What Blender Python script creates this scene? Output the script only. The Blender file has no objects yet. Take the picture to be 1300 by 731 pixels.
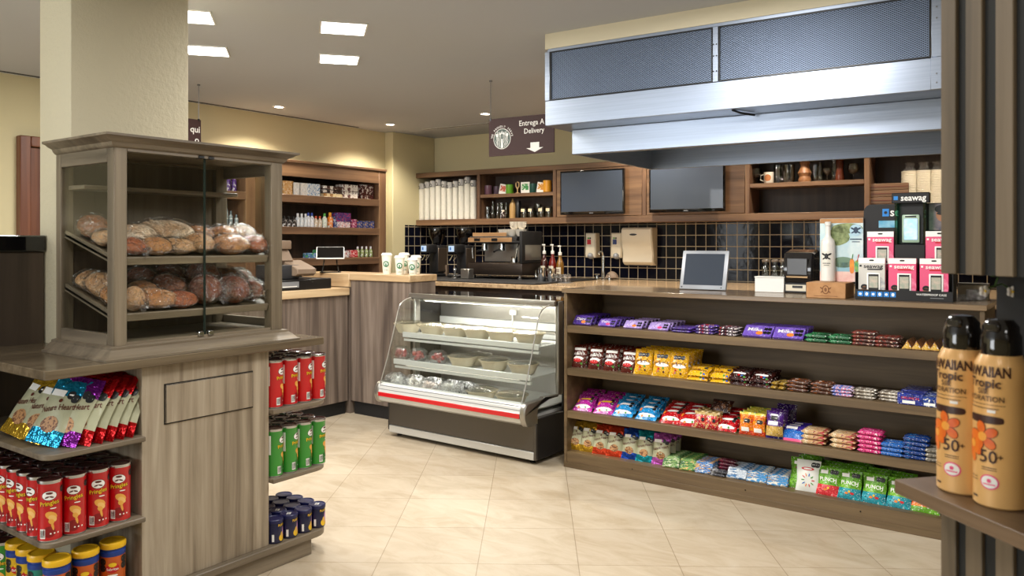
EM_PANEL, EM_DOWN, EM_CASE, EM_LCD, EM_PHONE = 10, 25, 7, .6, 1.1
LP = [58, 25, 22, 12, 10, 100, 25, 150, 10, 16]
EXPO = -0.03
import bpy, bmesh, math, random
from mathutils import Matrix, Vector
R = math.radians
rnd = random.Random(7)
SC = bpy.context.scene
COL = SC.collection
ORD = ['first','second','third','fourth','fifth','sixth','seventh','eighth','ninth','tenth','eleventh','twelfth','thirteenth','fourteenth','fifteenth','sixteenth']

# ------------------------------------------------------------ camera geometry
FPX, CAMZ, YAW = 1010.0, 1.44, R(36)
CA, SA = math.cos(YAW), math.sin(YAW)
def ray(px, py):
    X = (px-650)/FPX
    return (CA*X-SA, SA*X+CA, -(py-308)/FPX)
def on_x(px, py, x):
    r = ray(px, py); k = x/r[0]; return (x, k*r[1], CAMZ+k*r[2])
def on_y(px, py, y):
    r = ray(px, py); k = y/r[1]; return (k*r[0], y, CAMZ+k*r[2])
def on_z(px, py, z):
    r = ray(px, py); k = (z-CAMZ)/r[2]; return (k*r[0], k*r[1], z)
# the back wall is turned 2.9 degrees against the candy counter: frame B (u along it, v out of it)
BO = (-6.254, 7.056); BR = R(2.9)
MBACK = Matrix.Translation((BO[0], BO[1], 0)) @ Matrix.Rotation(BR, 4, 'Z')
def B(u, v, z=0): return tuple(MBACK @ Vector((u, v, z)))

# ------------------------------------------------------------ materials
def lin(h):
    if isinstance(h, str):
        h = h.lstrip('#'); v = [int(h[i:i+2], 16)/255 for i in (0, 2, 4)]
    else: v = [x/255 for x in h]
    return tuple((x/12.92 if x <= .04045 else ((x+.055)/1.055)**2.4) for x in v)+(1,)
MATS = {}
def base_mat(n):
    m = bpy.data.materials.new(n); m.use_nodes = True
    nt = m.node_tree; b = nt.nodes['Principled BSDF']
    MATS[n] = m
    return m, nt, b
def coord(nt, scale=(1,1,1), rot=(0,0,0), loc=(0,0,0)):
    tc = nt.nodes.new('ShaderNodeTexCoord'); mp = nt.nodes.new('ShaderNodeMapping')
    mp.inputs['Scale'].default_value = scale; mp.inputs['Rotation'].default_value = rot; mp.inputs['Location'].default_value = loc
    nt.links.new(tc.outputs['Object'], mp.inputs['Vector']); return mp.outputs['Vector']
def noise(nt, vec, sc, det=4, rough=.55, dist=0):
    n = nt.nodes.new('ShaderNodeTexNoise'); n.inputs['Scale'].default_value = sc; n.inputs['Detail'].default_value = det
    n.inputs['Roughness'].default_value = rough; n.inputs['Distortion'].default_value = dist
    nt.links.new(vec, n.inputs['Vector']); return n.outputs['Fac']
def ramp(nt, fac, stops, interp='LINEAR'):
    r = nt.nodes.new('ShaderNodeValToRGB'); r.color_ramp.interpolation = interp
    el = r.color_ramp.elements
    while len(el) < len(stops): el.new(.5)
    for e, (p, c) in zip(el, stops): e.position = p; e.color = lin(c)
    nt.links.new(fac, r.inputs['Fac']); return r.outputs['Color']
def bump(nt, b, fac, strength, dist=.002):
    k = nt.nodes.new('ShaderNodeBump'); k.inputs['Strength'].default_value = strength; k.inputs['Distance'].default_value = dist
    nt.links.new(fac, k.inputs['Height']); nt.links.new(k.outputs['Normal'], b.inputs['Normal'])
def mat(n, c, rough=.5, metal=0, c2=None, sc=8, stretch=(1,1,1), lo=.35, hi=.65, bsc=0, bst=.3, bd=.002, coat=0, emit=0, spec=.5, trans=0, interp='LINEAR'):
    if n in MATS: return MATS[n]
    m, nt, b = base_mat(n)
    b.inputs['Base Color'].default_value = lin(c); b.inputs['Roughness'].default_value = rough
    b.inputs['Metallic'].default_value = metal; b.inputs['Coat Weight'].default_value = coat
    b.inputs['Specular IOR Level'].default_value = spec; b.inputs['Transmission Weight'].default_value = trans
    if emit: b.inputs['Emission Color'].default_value = lin(c); b.inputs['Emission Strength'].default_value = emit
    if c2 is not None:
        v = coord(nt, stretch); f = noise(nt, v, sc)
        nt.links.new(ramp(nt, f, [(lo, c), (hi, c2)], interp), b.inputs['Base Color'])
    if bsc:
        v = coord(nt); bump(nt, b, noise(nt, v, bsc, 3), bst, bd)
    return m
def wood(n, cols, axis='z', fine=26, rough=.45, coarse=5, seed=0, contrast=1):
    m, nt, b = base_mat(n)
    s = {'x': (.05, 1, 1), 'y': (1, .05, 1), 'z': (1, 1, .05)}[axis]
    v = coord(nt, s, loc=(seed, seed*.7, seed*.3))
    f1 = noise(nt, v, fine, 6, .62, .6)
    f2 = noise(nt, v, coarse, 3, .5, 1.2)
    mx = nt.nodes.new('ShaderNodeMath'); mx.operation = 'MULTIPLY_ADD'; mx.inputs[1].default_value = .45
    mm = nt.nodes.new('ShaderNodeMath'); mm.operation = 'MULTIPLY'; mm.inputs[1].default_value = .55
    nt.links.new(f2, mm.inputs[0]); nt.links.new(f1, mx.inputs[0]); nt.links.new(mm.outputs[0], mx.inputs[2])
    w = .17/contrast
    nt.links.new(ramp(nt, mx.outputs[0], [(.5-w, cols[0]), (.5, cols[1]), (.5+w, cols[2])]), b.inputs['Base Color'])
    b.inputs['Roughness'].default_value = rough
    bump(nt, b, f1, .15, .001)
    return m
def wrap(n, c, c2, c3, sc=70, rough=.28, a=.42, bb=.6, stretch=(1,1,1), metal=.0):
    """printed film: a base colour broken by patches of two more colours"""
    if n in MATS: return MATS[n]
    m, nt, b = base_mat(n)
    v = coord(nt, stretch)
    f = noise(nt, v, sc, 2, .5, .8)
    fl = noise(nt, coord(nt, (1,1,1.6), loc=(3.1,1.7,.4)), 120, 2, .5, .4)
    fk = ramp(nt, fl, [(0, '#000000'), (.345, '#808080'), (.655, '#ffffff')], 'CONSTANT')
    lt = nt.nodes.new('ShaderNodeMix'); lt.data_type = 'RGBA'; lt.inputs[7].default_value = lin('#e9e4dc')
    dk = nt.nodes.new('ShaderNodeMix'); dk.data_type = 'RGBA'; dk.inputs[7].default_value = lin('#171214')
    hi = nt.nodes.new('ShaderNodeMath'); hi.operation = 'GREATER_THAN'; hi.inputs[1].default_value = .8; nt.links.new(fk, hi.inputs[0])
    lo = nt.nodes.new('ShaderNodeMath'); lo.operation = 'LESS_THAN'; lo.inputs[1].default_value = .1; nt.links.new(fk, lo.inputs[0])
    nt.links.new(hi.outputs[0], lt.inputs[0]); nt.links.new(lo.outputs[0], dk.inputs[0])
    nt.links.new(ramp(nt, f, [(0, c2), (a, c), (bb, c3)], 'CONSTANT'), lt.inputs[6])
    nt.links.new(lt.outputs[2], dk.inputs[6]); nt.links.new(dk.outputs[2], b.inputs['Base Color'])
    b.inputs['Roughness'].default_value = rough; b.inputs['Metallic'].default_value = metal
    bump(nt, b, noise(nt, coord(nt), 60, 2), .35, .004)
    return m
def film(n, tint, opacity=.12, rough=.08, crinkle=0, csc=40, fres=1.5, crease=.12):
    """clear sheet: see-through with a sharp reflection"""
    if n in MATS: return MATS[n]
    m, nt, b = base_mat(n); nt.nodes.remove(b)
    out = nt.nodes['Material Output']
    t = nt.nodes.new('ShaderNodeBsdfTransparent'); t.inputs['Color'].default_value = lin(tint)
    g = nt.nodes.new('ShaderNodeBsdfGlossy'); g.inputs['Roughness'].default_value = rough
    fr = nt.nodes.new('ShaderNodeLayerWeight'); fr.inputs['Blend'].default_value = .5
    pw = nt.nodes.new('ShaderNodeMath'); pw.operation = 'POWER'; pw.inputs[1].default_value = 4.0
    ad = nt.nodes.new('ShaderNodeMath'); ad.operation = 'MULTIPLY_ADD'; ad.inputs[1].default_value = fres-1; ad.inputs[2].default_value = opacity; ad.use_clamp = True
    nt.links.new(fr.outputs['Facing'], pw.inputs[0])
    mx = nt.nodes.new('ShaderNodeMixShader')
    nt.links.new(pw.outputs[0], ad.inputs[0]); nt.links.new(ad.outputs[0], mx.inputs[0])
    nt.links.new(t.outputs[0], mx.inputs[1]); nt.links.new(g.outputs[0], mx.inputs[2])
    nt.links.new(mx.outputs[0], out.inputs['Surface'])
    if crinkle:
        cr = ramp(nt, noise(nt, coord(nt, loc=(.3,.9,.2)), csc*.8, 3, .6, 3.0), [(.40,'#000000'),(.5,'#ffffff'),(.60,'#000000')])
        ma = nt.nodes.new('ShaderNodeMath'); ma.operation = 'MULTIPLY_ADD'; ma.inputs[1].default_value = crease; ma.use_clamp = True
        nt.links.new(cr, ma.inputs[0]); nt.links.new(ad.outputs[0], ma.inputs[2]); nt.links.new(ma.outputs[0], mx.inputs[0])
        k = nt.nodes.new('ShaderNodeBump'); k.inputs['Strength'].default_value = crinkle; k.inputs['Distance'].default_value = .05
        nt.links.new(noise(nt, coord(nt), csc, 3, .55, 2.5), k.inputs['Height'])
        nt.links.new(k.outputs[0], g.inputs['Normal']); nt.links.new(k.outputs[0], fr.inputs['Normal'])
    return m

W_DRIFT = wood('driftwood_vertical', ['#4a4032', '#6c604d', '#877a65'], 'z', 30, .5, 7)
W_PANEL = wood('driftwood_panel', ['#6b5d4b', '#9a8c77', '#b7aa95'], 'z', 30, .5, 7, 2, 1.1)
W_TOP = wood('driftwood_top', ['#4b4032', '#655845', '#7e705b'], 'y', 26, .2, 6, 5)
W_CBACK_LIT = wood('taupe_back_lit', ['#56462f', '#776245', '#907856'], 'x', 20, .5, 5, 17)  # taupe wood lightened in colour so the candy counter's back looks lit
W_DRIFT_X = wood('driftwood_along', ['#4f4537', '#6b6050', '#847763'], 'x', 30, .42, 7)
W_DRIFT_Y = wood('driftwood_across', ['#4f4537', '#6f6352', '#887b67'], 'y', 30, .42, 7)
W_CANDY = wood('taupe_wood', ['#463824', '#624f36', '#7a6546'], 'x', 24, .45, 5, 3)
W_CANDY_TOP = wood('taupe_wood_top', ['#5a4a38', '#7b6750', '#97826a'], 'x', 18, .2, 4, 5)
W_WALNUT_X = wood('walnut_along', ['#4d3827', '#70533b', '#947352'], 'x', 22, .42, 5, 2)
W_WALNUT_Y = wood('walnut_across', ['#4d3827', '#6c503a', '#8c6c4e'], 'y', 22, .42, 5, 2)
W_WALNUT_Z = wood('walnut_upright', ['#4a3425', '#684b37', '#876848'], 'z', 22, .42, 5, 4)
W_DARK = wood('dark_back_panel', ['#2c221a', '#3f3128', '#4e3e32'], 'z', 18, .5, 6, 6)
W_SLAT = wood('grey_striped_wood', ['#4c4038', '#6d5f54', '#8a7b6e'], 'z', 16, .5, 9, 8, 1.3)
W_MAPLE = wood('pale_maple_edge', ['#a5855f', '#bfa27c', '#d2b993'], 'y', 20, .35, 5, 1)
W_MAPLE_X = wood('pale_maple_long', ['#a5855f', '#bfa27c', '#d2b993'], 'x', 20, .35, 5, 1)
W_NICHE = wood('slat_oak', ['#4b4030', '#6d5e49', '#857560'], 'z', 24, .55, 6, 9)
W_NICHE_TOP = wood('niche_shelf_oak', ['#4f3f2c', '#6d5740', '#8a725a'], 'x', 22, .4, 6, 11)
M_PAINT = mat('beige_stucco', '#cdc4a8', .8, bsc=55, bst=.55, bd=.006)
M_WALL = mat('beige_paint', '#cfc49c', .75, bsc=180, bst=.15)
M_CREAM = mat('cream_paint', '#d6cdb2', .7)
M_CEIL = mat('ceiling_paint', '#b6b9be', .85, bsc=120, bst=.08)
M_BLACK = mat('black_plastic', '#0b0b0c', .35)
M_MATTE = mat('black_matte', '#121112', .6)
M_BLKGL = mat('black_gloss', '#08080a', .08, coat=.5)
M_DGREY = mat('dark_grey_plastic', '#2b2b2d', .45)
M_GREY = mat('grey_plastic', '#77787a', .45)
M_LGREY = mat('silver_grey_plastic', '#a3a6ab', .4, .3)
M_WHITE = mat('white_plastic', '#e8e6e0', .4)
M_IVORY = mat('ivory_plastic', '#d9cfb8', .4)
M_PAPER = mat('white_paper', '#f0eee8', .7)
M_SILVER = mat('bright_silver', '#c9ccd0', .22, 1)
M_CHROME = mat('chrome', '#d5d8da', .1, 1)
M_STEEL = mat('brushed_steel', '#a6b0c0', .33, .92, c2='#9ca6b6', sc=12, stretch=(.15,1,9))
M_STEELW = mat('case_steel', '#aaa7a1', .3, .9)
M_ALU = mat('aluminium_rail', '#d2d3d0', .32, .35)
M_CASE = mat('case_grey_sheet', '#5d5852', .38, .55)
M_CASED = mat('case_dark_side', '#1c1a1a', .45)
M_RED = mat('signal_red', '#c8101c', .3, coat=.3)
M_GLASS = film('clear_glass', '#fafcfb', .03, .02)
M_GLASSD = film('cabinet_glass', '#fcfdfb', .015, .02)
M_CELLO = film('cellophane', '#fffdfa', .02, .2, 1.0, 22, 1.8, .34)
M_WRAPW = film('white_wrap', '#ffffff', .12, .3, 1.0, 22, 1.7, .5)
M_CLEARPL = film('clear_plastic', '#f4f4f4', .12, .12, .5, 30)

# ------------------------------------------------------------ mesh builder
TXT = {}
def text_geo(s, bold=0):
    k = (s, bold)
    if k in TXT: return TXT[k]
    cu = bpy.data.curves.new('lettering', 'FONT'); cu.body = s; cu.align_x = 'CENTER'; cu.align_y = 'CENTER'
    cu.resolution_u = 2; cu.offset = bold
    o = bpy.data.objects.new('lettering', cu); COL.objects.link(o)
    bpy.context.view_layer.update()
    dg = bpy.context.evaluated_depsgraph_get()
    me = bpy.data.meshes.new_from_object(o.evaluated_get(dg))
    vs = [(v.co.x, v.co.y) for v in me.vertices]; fs = [tuple(p.vertices) for p in me.polygons]
    bpy.data.objects.remove(o); bpy.data.curves.remove(cu); bpy.data.meshes.remove(me)
    TXT[k] = (vs, fs); return TXT[k]

class MB:
    def __init__(s, M=None):
        s.bm = bmesh.new(); s.mats = []; s.M = M or Matrix.Identity(4)
    def mi(s, m):
        if m not in s.mats: s.mats.append(m)
        return s.mats.index(m)
    def raw(s, vs, fs, m, mats=None):
        bv = [s.bm.verts.new(s.M @ Vector(v)) for v in vs]; out = []
        for i, f in enumerate(fs):
            try: fc = s.bm.faces.new([bv[j] for j in f])
            except ValueError: continue
            fc.material_index = s.mi(mats[i] if mats else m); fc.smooth = True; out.append(fc)
        return bv, out
    def box(s, x0, x1, y0, y1, z0, z1, m, bev=0, seg=1):
        x0, x1 = min(x0,x1), max(x0,x1); y0, y1 = min(y0,y1), max(y0,y1); z0, z1 = min(z0,z1), max(z0,z1)
        vs = [(x0,y0,z0),(x1,y0,z0),(x1,y1,z0),(x0,y1,z0),(x0,y0,z1),(x1,y0,z1),(x1,y1,z1),(x0,y1,z1)]
        bv, fc = s.raw(vs, [(0,3,2,1),(4,5,6,7),(0,1,5,4),(1,2,6,5),(2,3,7,6),(3,0,4,7)], m)
        if bev:
            es = list({e for f in fc for e in f.edges})
            r = bmesh.ops.bevel(s.bm, geom=es, offset=bev, segments=seg, affect='EDGES', profile=.5, clamp_overlap=True)
            for f in r['faces']: f.smooth = True
        return s
    def prism(s, pts, a0, a1, m, axis='z', bev=0):
        n = len(pts)
        def p(u, v, a): return {'z': (u,v,a), 'x': (a,u,v), 'y': (u,a,v)}[axis]
        vs = [p(u,v,a0) for u,v in pts]+[p(u,v,a1) for u,v in pts]
        fs = [tuple(range(n))[::-1], tuple(range(n,2*n))]+[(i,(i+1)%n,n+(i+1)%n,n+i) for i in range(n)]
        bv, fc = s.raw(vs, fs, m)
        bmesh.ops.recalc_face_normals(s.bm, faces=fc)
        if bev:
            es = list({e for f in fc[:2] for e in f.edges})
            bmesh.ops.bevel(s.bm, geom=es, offset=bev, segments=1, affect='EDGES', profile=.5, clamp_overlap=True)
        return s
    def lathe(s, prof, m, n=20, mats=None, cx=0, cy=0, cz=0, axis='z', caps=True):
        vs, fs, ms = [], [], []
        def p(r, a, z):
            x, y = r*math.cos(a), r*math.sin(a)
            return {'z': (cx+x,cy+y,cz+z), 'x': (cx+z,cy+x,cz+y), 'y': (cx+y,cy+z,cz+x)}[axis]
        for (r, z) in prof: vs += [p(max(r,1e-5), 2*math.pi*i/n, z) for i in range(n)]
        for k in range(len(prof)-1):
            for i in range(n):
                fs.append((k*n+i, k*n+(i+1)%n, (k+1)*n+(i+1)%n, (k+1)*n+i)); ms.append(mats[k] if mats else m)
        if caps and prof[0][0] > 1e-4: fs.append(tuple(range(n))[::-1]); ms.append(mats[0] if mats else m)
        if caps and prof[-1][0] > 1e-4: fs.append(tuple((len(prof)-1)*n+i for i in range(n))); ms.append(mats[-1] if mats else m)
        s.raw(vs, fs, m, ms); return s
    def tube(s, pts, r, m, n=8, closed=False):
        pts = [Vector(p) for p in pts]; vs, fs = [], []
        N = len(pts); rr = r if isinstance(r, (list,tuple)) else [r]*N
        for i, p in enumerate(pts):
            a = pts[(i-1) % N] if (closed or i) else p; b = pts[(i+1) % N] if (closed or i < N-1) else p
            d = (b-a).normalized(); up = Vector((0,0,1)) if abs(d.z) < .9 else Vector((1,0,0))
            x = d.cross(up).normalized(); y = d.cross(x).normalized()
            vs += [p+rr[i]*(x*math.cos(2*math.pi*k/n)+y*math.sin(2*math.pi*k/n)) for k in range(n)]
        for i in range(N if closed else N-1):
            j = (i+1) % N
            for k in range(n): fs.append((i*n+k, i*n+(k+1)%n, j*n+(k+1)%n, j*n+k))
        if not closed: fs += [tuple(range(n)), tuple((N-1)*n+k for k in range(n))[::-1]]
        bv, fc = s.raw(vs, fs, m); bmesh.ops.recalc_face_normals(s.bm, faces=fc); return s
    def grid(s, fn, nu, nv, m, matf=None, closed=False):
        vs = [fn(i/nu, j/nv) for j in range(nv+1) for i in range(nu+1)]
        fs, ms = [], []
        for j in range(nv):
            for i in range(nu):
                a = j*(nu+1)+i; fs.append((a, a+1, a+nu+2, a+nu+1)); ms.append(matf((i+.5)/nu, (j+.5)/nv) if matf else m)
        s.raw(vs, fs, m, ms); return s
    def ball(s, cx, cy, cz, rx, ry, rz, m, nu=14, nv=9, fn=None):
        def f(u, v):
            a = 2*math.pi*u; b = math.pi*(v-.5)
            x, y, z = math.cos(b)*math.cos(a), math.cos(b)*math.sin(a), math.sin(b)
            k = fn(x,y,z) if fn else 1
            return (cx+rx*x*k, cy+ry*y*k, cz+rz*z*k)
        s.grid(f, nu, nv, m); return s
    # decals: surf(x, y) -> 3-D point; drawn just off the surface
    def text(s, t, x, y, size, m, surf, bold=.0, wid=None, rot=0):
        if not t: return s.blob(x, y, (wid or size*2)*.42, size*.26, m, surf, 3, 8, rot)      # illegible print: a plain mark
        vs, fs = text_geo(t, bold)
        if not vs: return s
        w = max(v[0] for v in vs)-min(v[0] for v in vs)
        k = (wid/w/size) if wid else 1
        c, sn = math.cos(rot), math.sin(rot)
        s.raw([surf(x+size*(k*vx*c-vy*sn), y+size*(k*vx*sn+vy*c)) for vx, vy in vs], fs, m); return s
    def blob(s, x, y, rx, ry, m, surf, p=2, n=8, rot=0):
        vs, fs = [], []; c, sn = math.cos(rot), math.sin(rot)
        for i in range(n+1):
            a = -math.cos(math.pi*i/n); h = max(0, 1-abs(a)**p)**(1/p)
            for q in (-1, 0, 1): 
                dx, dy = rx*a, ry*h*q
                vs.append(surf(x+dx*c-dy*sn, y+dx*sn+dy*c))
            if i: fs += [(3*i-3, 3*i, 3*i+1, 3*i-2), (3*i-2, 3*i+1, 3*i+2, 3*i-1)]
        s.raw(vs, fs, m); return s
    def rect(s, x0, x1, y0, y1, m, surf, n=4):
        s.grid(lambda u, v: surf(x0+(x1-x0)*u, y0+(y1-y0)*v), n, n, m); return s
    def done(s, name, weld=True, sharp=38):
        if weld: bmesh.ops.remove_doubles(s.bm, verts=s.bm.verts, dist=1e-5)
        me = bpy.data.meshes.new(name); s.bm.to_mesh(me); s.bm.free()
        for m in s.mats: me.materials.append(m)
        me.set_sharp_from_angle(angle=R(sharp))
        o = bpy.data.objects.new(name, me); COL.objects.link(o); return o

def plane_y(y, flip=1):      # decal plane facing -y: x right, y up
    return lambda a, b: (flip*a, y, b)

# ------------------------------------------------------------ scene bookkeeping
def tag(o, label, cat, group=None):
    o['label'] = label; o['category'] = cat
    if group: o['group'] = group
    return o
def E(name, label, cat, loc=(0,0,0), rz=0, group=None):
    o = bpy.data.objects.new(name, None); COL.objects.link(o); o.empty_display_size = .05
    o.location = loc; o.rotation_euler = (0,0,rz); return tag(o, label, cat, group)
def P(mb, name, parent, label=None, **k):
    o = mb.done(name, **k); o.parent = parent
    if label: o['label'] = label
    return o
def T(mb, name, label, cat, loc=(0,0,0), rz=0, group=None, **k):
    o = mb.done(name, **k); o.location = loc; o.rotation_euler = (0,0,rz); return tag(o, label, cat, group)
def ST(mb, name, loc=(0,0,0), rz=0):
    o = mb.done(name); o['kind'] = 'structure'; o.location = loc; o.rotation_euler = (0,0,rz); return o
def tree(o): return [o]+[d for c in o.children for d in tree(c)]
def dup(o, parent=None):
    c = o.copy(); COL.objects.link(c)
    if parent is not None: c.parent = parent
    for ch in o.children: dup(ch, c)
    return c
LOWC = {}
def put(o, x, y, z, rx=0, ry=0, rz=0):
    """set the thing down so that its lowest point rests on height z"""
    Rm = Matrix.Rotation(rz,4,'Z') @ Matrix.Rotation(ry,4,'Y') @ Matrix.Rotation(rx,4,'X')
    key = (tuple(q.data.name for q in tree(o) if q.type == 'MESH'), round(rx,4), round(ry,4))
    if key not in LOWC:
        low = 1e9
        for q in tree(o):
            if q.type != 'MESH': continue
            off = Vector((0,0,0)); p = q
            while p is not o: off += p.location; p = p.parent
            for v in q.data.vertices: low = min(low, (Rm @ (v.co+off)).z)
        LOWC[key] = low
    o.rotation_euler = (rx, ry, rz); o.location = (x, y, z-LOWC[key]+.0004); return o
class Kind:
    """first call hands out the prototype itself, later calls hand out copies"""
    def __init__(s, proto): s.p = proto; s.used = False
    def __call__(s, label, group=None, cat=None):
        o = dup(s.p) if s.used else s.p
        s.used = True; o['label'] = label
        if group: o['group'] = group
        elif 'group' in o: del o['group']
        if cat: o['category'] = cat
        return o
def rounded(x0, x1, y0, y1, corners, r=.05, n=5):
    """rectangle outline, ccw, rounding corners named in 'ab cd' order: sw se ne nw"""
    out = []
    for nm, cx, cy, a0 in (('sw',x0,y0,180),('se',x1,y0,270),('ne',x1,y1,0),('nw',x0,y1,90)):
        if nm in corners:
            ox = cx+(r if 'w' in nm else -r); oy = cy+(r if 's' in nm else -r)
            out += [(ox+r*math.cos(R(a0+90*i/n)), oy+r*math.sin(R(a0+90*i/n))) for i in range(n+1)]
        else: out.append((cx, cy))
    return out
# ============================================================ ROOM
CEIL = 2.67
def floor_mat():
    m, nt, b = base_mat('floor_tiles')
    a = R(34.36); ca, sa = math.cos(a), math.sin(a)
    p = on_z(717.6, 593.7, 0); q = on_z(610, 633.4, 0)
    px = p[0]*ca+p[1]*sa; qy = -q[0]*sa+q[1]*ca
    t = .4499
    v = coord(nt, rot=(0,0,-a), loc=(-px, -qy, 0))
    br = nt.nodes.new('ShaderNodeTexBrick'); br.offset = 0; br.squash = 1
    br.inputs['Scale'].default_value = 1; br.inputs['Brick Width'].default_value = t; br.inputs['Row Height'].default_value = t
    br.inputs['Mortar Size'].default_value = .0022; br.inputs['Mortar Smooth'].default_value = .3; br.inputs['Bias'].default_value = 0
    br.inputs['Color1'].default_value = lin('#c5b9a4'); br.inputs['Color2'].default_value = lin('#bdb09b'); br.inputs['Mortar'].default_value = lin('#978770')
    nt.links.new(v, br.inputs['Vector'])
    n1 = noise(nt, coord(nt, (1,2.4,1), rot=(0,0,-a)), 3.2, 6, .65, .8)
    ov = nt.nodes.new('ShaderNodeMix'); ov.data_type = 'RGBA'; ov.blend_type = 'MULTIPLY'; ov.inputs[0].default_value = 1
    nt.links.new(br.outputs['Color'], ov.inputs[6]); nt.links.new(ramp(nt, n1, [(.3, '#dfd6c8'), (.55, '#f6f2ec'), (.75, '#ffffff')]), ov.inputs[7])
    nt.links.new(ov.outputs[2], b.inputs['Base Color'])
    b.inputs['Roughness'].default_value = .42
    bump(nt, b, br.outputs['Fac'], -.3, .002)
    return m
ST(MB().box(-6.9, 4.2, -3.6, 9, -.06, 0, floor_mat()), 'floor')
ST(MB().box(-6.9, 4.2, -3.6, 9, CEIL, CEIL+.1, M_CEIL), 'ceiling')
ST(MB().box(-6.5, -6.38, -3.6, 7.3, 0, CEIL, M_WALL), 'wall_left')
ST(MB().box(4.1, 4.2, -3.6, 8, 0, CEIL, M_WALL), 'wall_right')
ST(MB().box(-6.5, 4.2, -3.7, -3.6, 0, CEIL, M_WALL), 'wall_front')
ST(MB().box(-.4, 10.6, 0, .1, 0, CEIL, M_WALL), 'wall_back', (BO[0], BO[1], 0), BR)
ST(MB().box(-6.38, -6.254, 6.36, 7.05, 0, CEIL, M_WALL, .004), 'wall_pilaster')
ST(MB().box(-3.79, -3.5, 1.631, 2.178, 0, CEIL, M_PAINT, .008, 2), 'wall_column')
ST(MB().box(3.488, 6.0, -3.323, -1.9, 2.58, CEIL, M_CREAM), 'wall_bulkhead', (BO[0], BO[1], 0), BR)
# tile splashback
def splash_mat():
    m, nt, b = base_mat('navy_splashback_tiles')
    v = coord(nt, rot=(R(90),0,0))
    tc = nt.nodes.new('ShaderNodeTexCoord'); sp = nt.nodes.new('ShaderNodeSeparateXYZ'); cb = nt.nodes.new('ShaderNodeCombineXYZ')
    nt.links.new(tc.outputs['Object'], sp.inputs[0]); nt.links.new(sp.outputs['X'], cb.inputs['X']); nt.links.new(sp.outputs['Z'], cb.inputs['Y'])
    br = nt.nodes.new('ShaderNodeTexBrick'); br.offset = 0
    br.inputs['Scale'].default_value = 1; br.inputs['Brick Width'].default_value = .1; br.inputs['Row Height'].default_value = .108
    br.inputs['Mortar Size'].default_value = .0032; br.inputs['Mortar Smooth'].default_value = .1
    br.inputs['Color1'].default_value = lin('#0a0b14'); br.inputs['Color2'].default_value = lin('#10121f'); br.inputs['Mortar'].default_value = lin('#b9aa90')
    nt.links.new(cb.outputs[0], br.inputs['Vector'])
    nt.links.new(br.outputs['Color'], b.inputs['Base Color'])
    rr = nt.nodes.new('ShaderNodeMapRange'); rr.inputs[3].default_value = .08; rr.inputs[4].default_value = .8
    nt.links.new(br.outputs['Fac'], rr.inputs[0]); nt.links.new(rr.outputs[0], b.inputs['Roughness'])
    ad = nt.nodes.new('ShaderNodeMath'); ad.operation = 'MULTIPLY_ADD'; ad.inputs[1].default_value = -1.0
    nt.links.new(br.outputs['Fac'], ad.inputs[0]); nt.links.new(noise(nt, coord(nt), 14, 2), ad.inputs[2])
    bump(nt, b, ad.outputs[0], .25, .003); b.inputs['Specular IOR Level'].default_value = .12
    return m
ST(MB().box(-.1, 10, -.012, -.001, 1.07, 1.64, splash_mat()), 'trim_1', (BO[0], BO[1], 0), BR)
ST(MB().box(6.55, 7.04, -.010, -.001, 1.07, 1.64, MATS['navy_splashback_tiles']), 'trim_2', (-6.254,0,0), R(90))
# door on the left wall
d = MB(); W_DOOR = wood('red_brown_door', ['#4a2819', '#683c26', '#835135'], 'z', 20, .4, 5, 12)
d.box(-6.378, -6.31, 2.584, 2.66, 0, 2.226, W_DOOR, .006); d.box(-6.378, -6.31, 3.45, 3.52, 0, 2.226, W_DOOR, .006); d.box(-6.378, -6.31, 2.66, 3.45, 2.15, 2.226, W_DOOR, .006)
dr = ST(d, 'door_1')
P(MB().box(-6.372, -6.345, 2.665, 3.445, .005, 2.145, W_DOOR, .004).box(-6.346, -6.338, 2.78, 3.33, .3, 1.0, W_DOOR, .006).box(-6.346, -6.338, 2.78, 3.33, 1.15, 1.98, W_DOOR, .006), 'door_leaf', dr)
P(MB().tube([(-6.345,3.36,1.05),(-6.29,3.36,1.05),(-6.285,3.30,1.05),(-6.285,3.24,1.05)], .009, M_CHROME), 'door_handle', dr)
# half wall that carries the island's end
h = E('half_wall', 'dark wood panelled half wall with black cap left of the column', 'partition', (-3.75, 1.0, 0))
P(MB().box(-.06, .02, -1.0, .625, 0, 1.40, wood('half_wall_wood', ['#2f2519', '#43362a', '#544637'], 'z', 16, .5, 6, 14), .003), 'panel', h)
P(MB().box(-.075, .035, -1.0, .628, 1.40, 1.472, M_BLKGL, .006), 'cap', h)

# ------------------------------------------------------------ ceiling lights
M_LED = mat('led_diffuser', '#fffdf8', .5, emit=EM_PANEL)
M_DOWN = mat('downlight_lamp', '#fff6e6', .5, emit=EM_DOWN)
pr = E('ceiling_light', 'x', 'ceiling light')
P(MB().box(-.122,.122,-.122,.122,-.006,-.001, M_LED), 'diffuser', pr)
f = MB()
for a, b_, c, e in ((-.132,.132,-.132,-.122),(-.132,.132,.122,.132),(-.132,-.122,-.122,.122),(.122,.132,-.122,.122)): f.box(a,b_,c,e,-.008,0,M_WHITE,.001)
P(f, 'frame', pr)
KL = Kind(pr)
axa, axb = Vector((-.61,.512)), Vector((.50,.66))
o0 = Vector((-3.458,3.117))
vis = {(0,0):'square ceiling panel light, front right of the group of four', (1,0):'square ceiling panel light, back right of the group of four',
       (0,-1):'square ceiling panel light, front left beside the beige column', (1,-1):'square ceiling panel light, back left beside the beige column'}
for (i, j), lb in vis.items():
    q = o0+i*axa+j*axb; o = KL(lb, 'square ceiling panel lights'); o.location = (q.x, q.y, CEIL); o.rotation_euler = (0,0,R(50.5))
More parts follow.
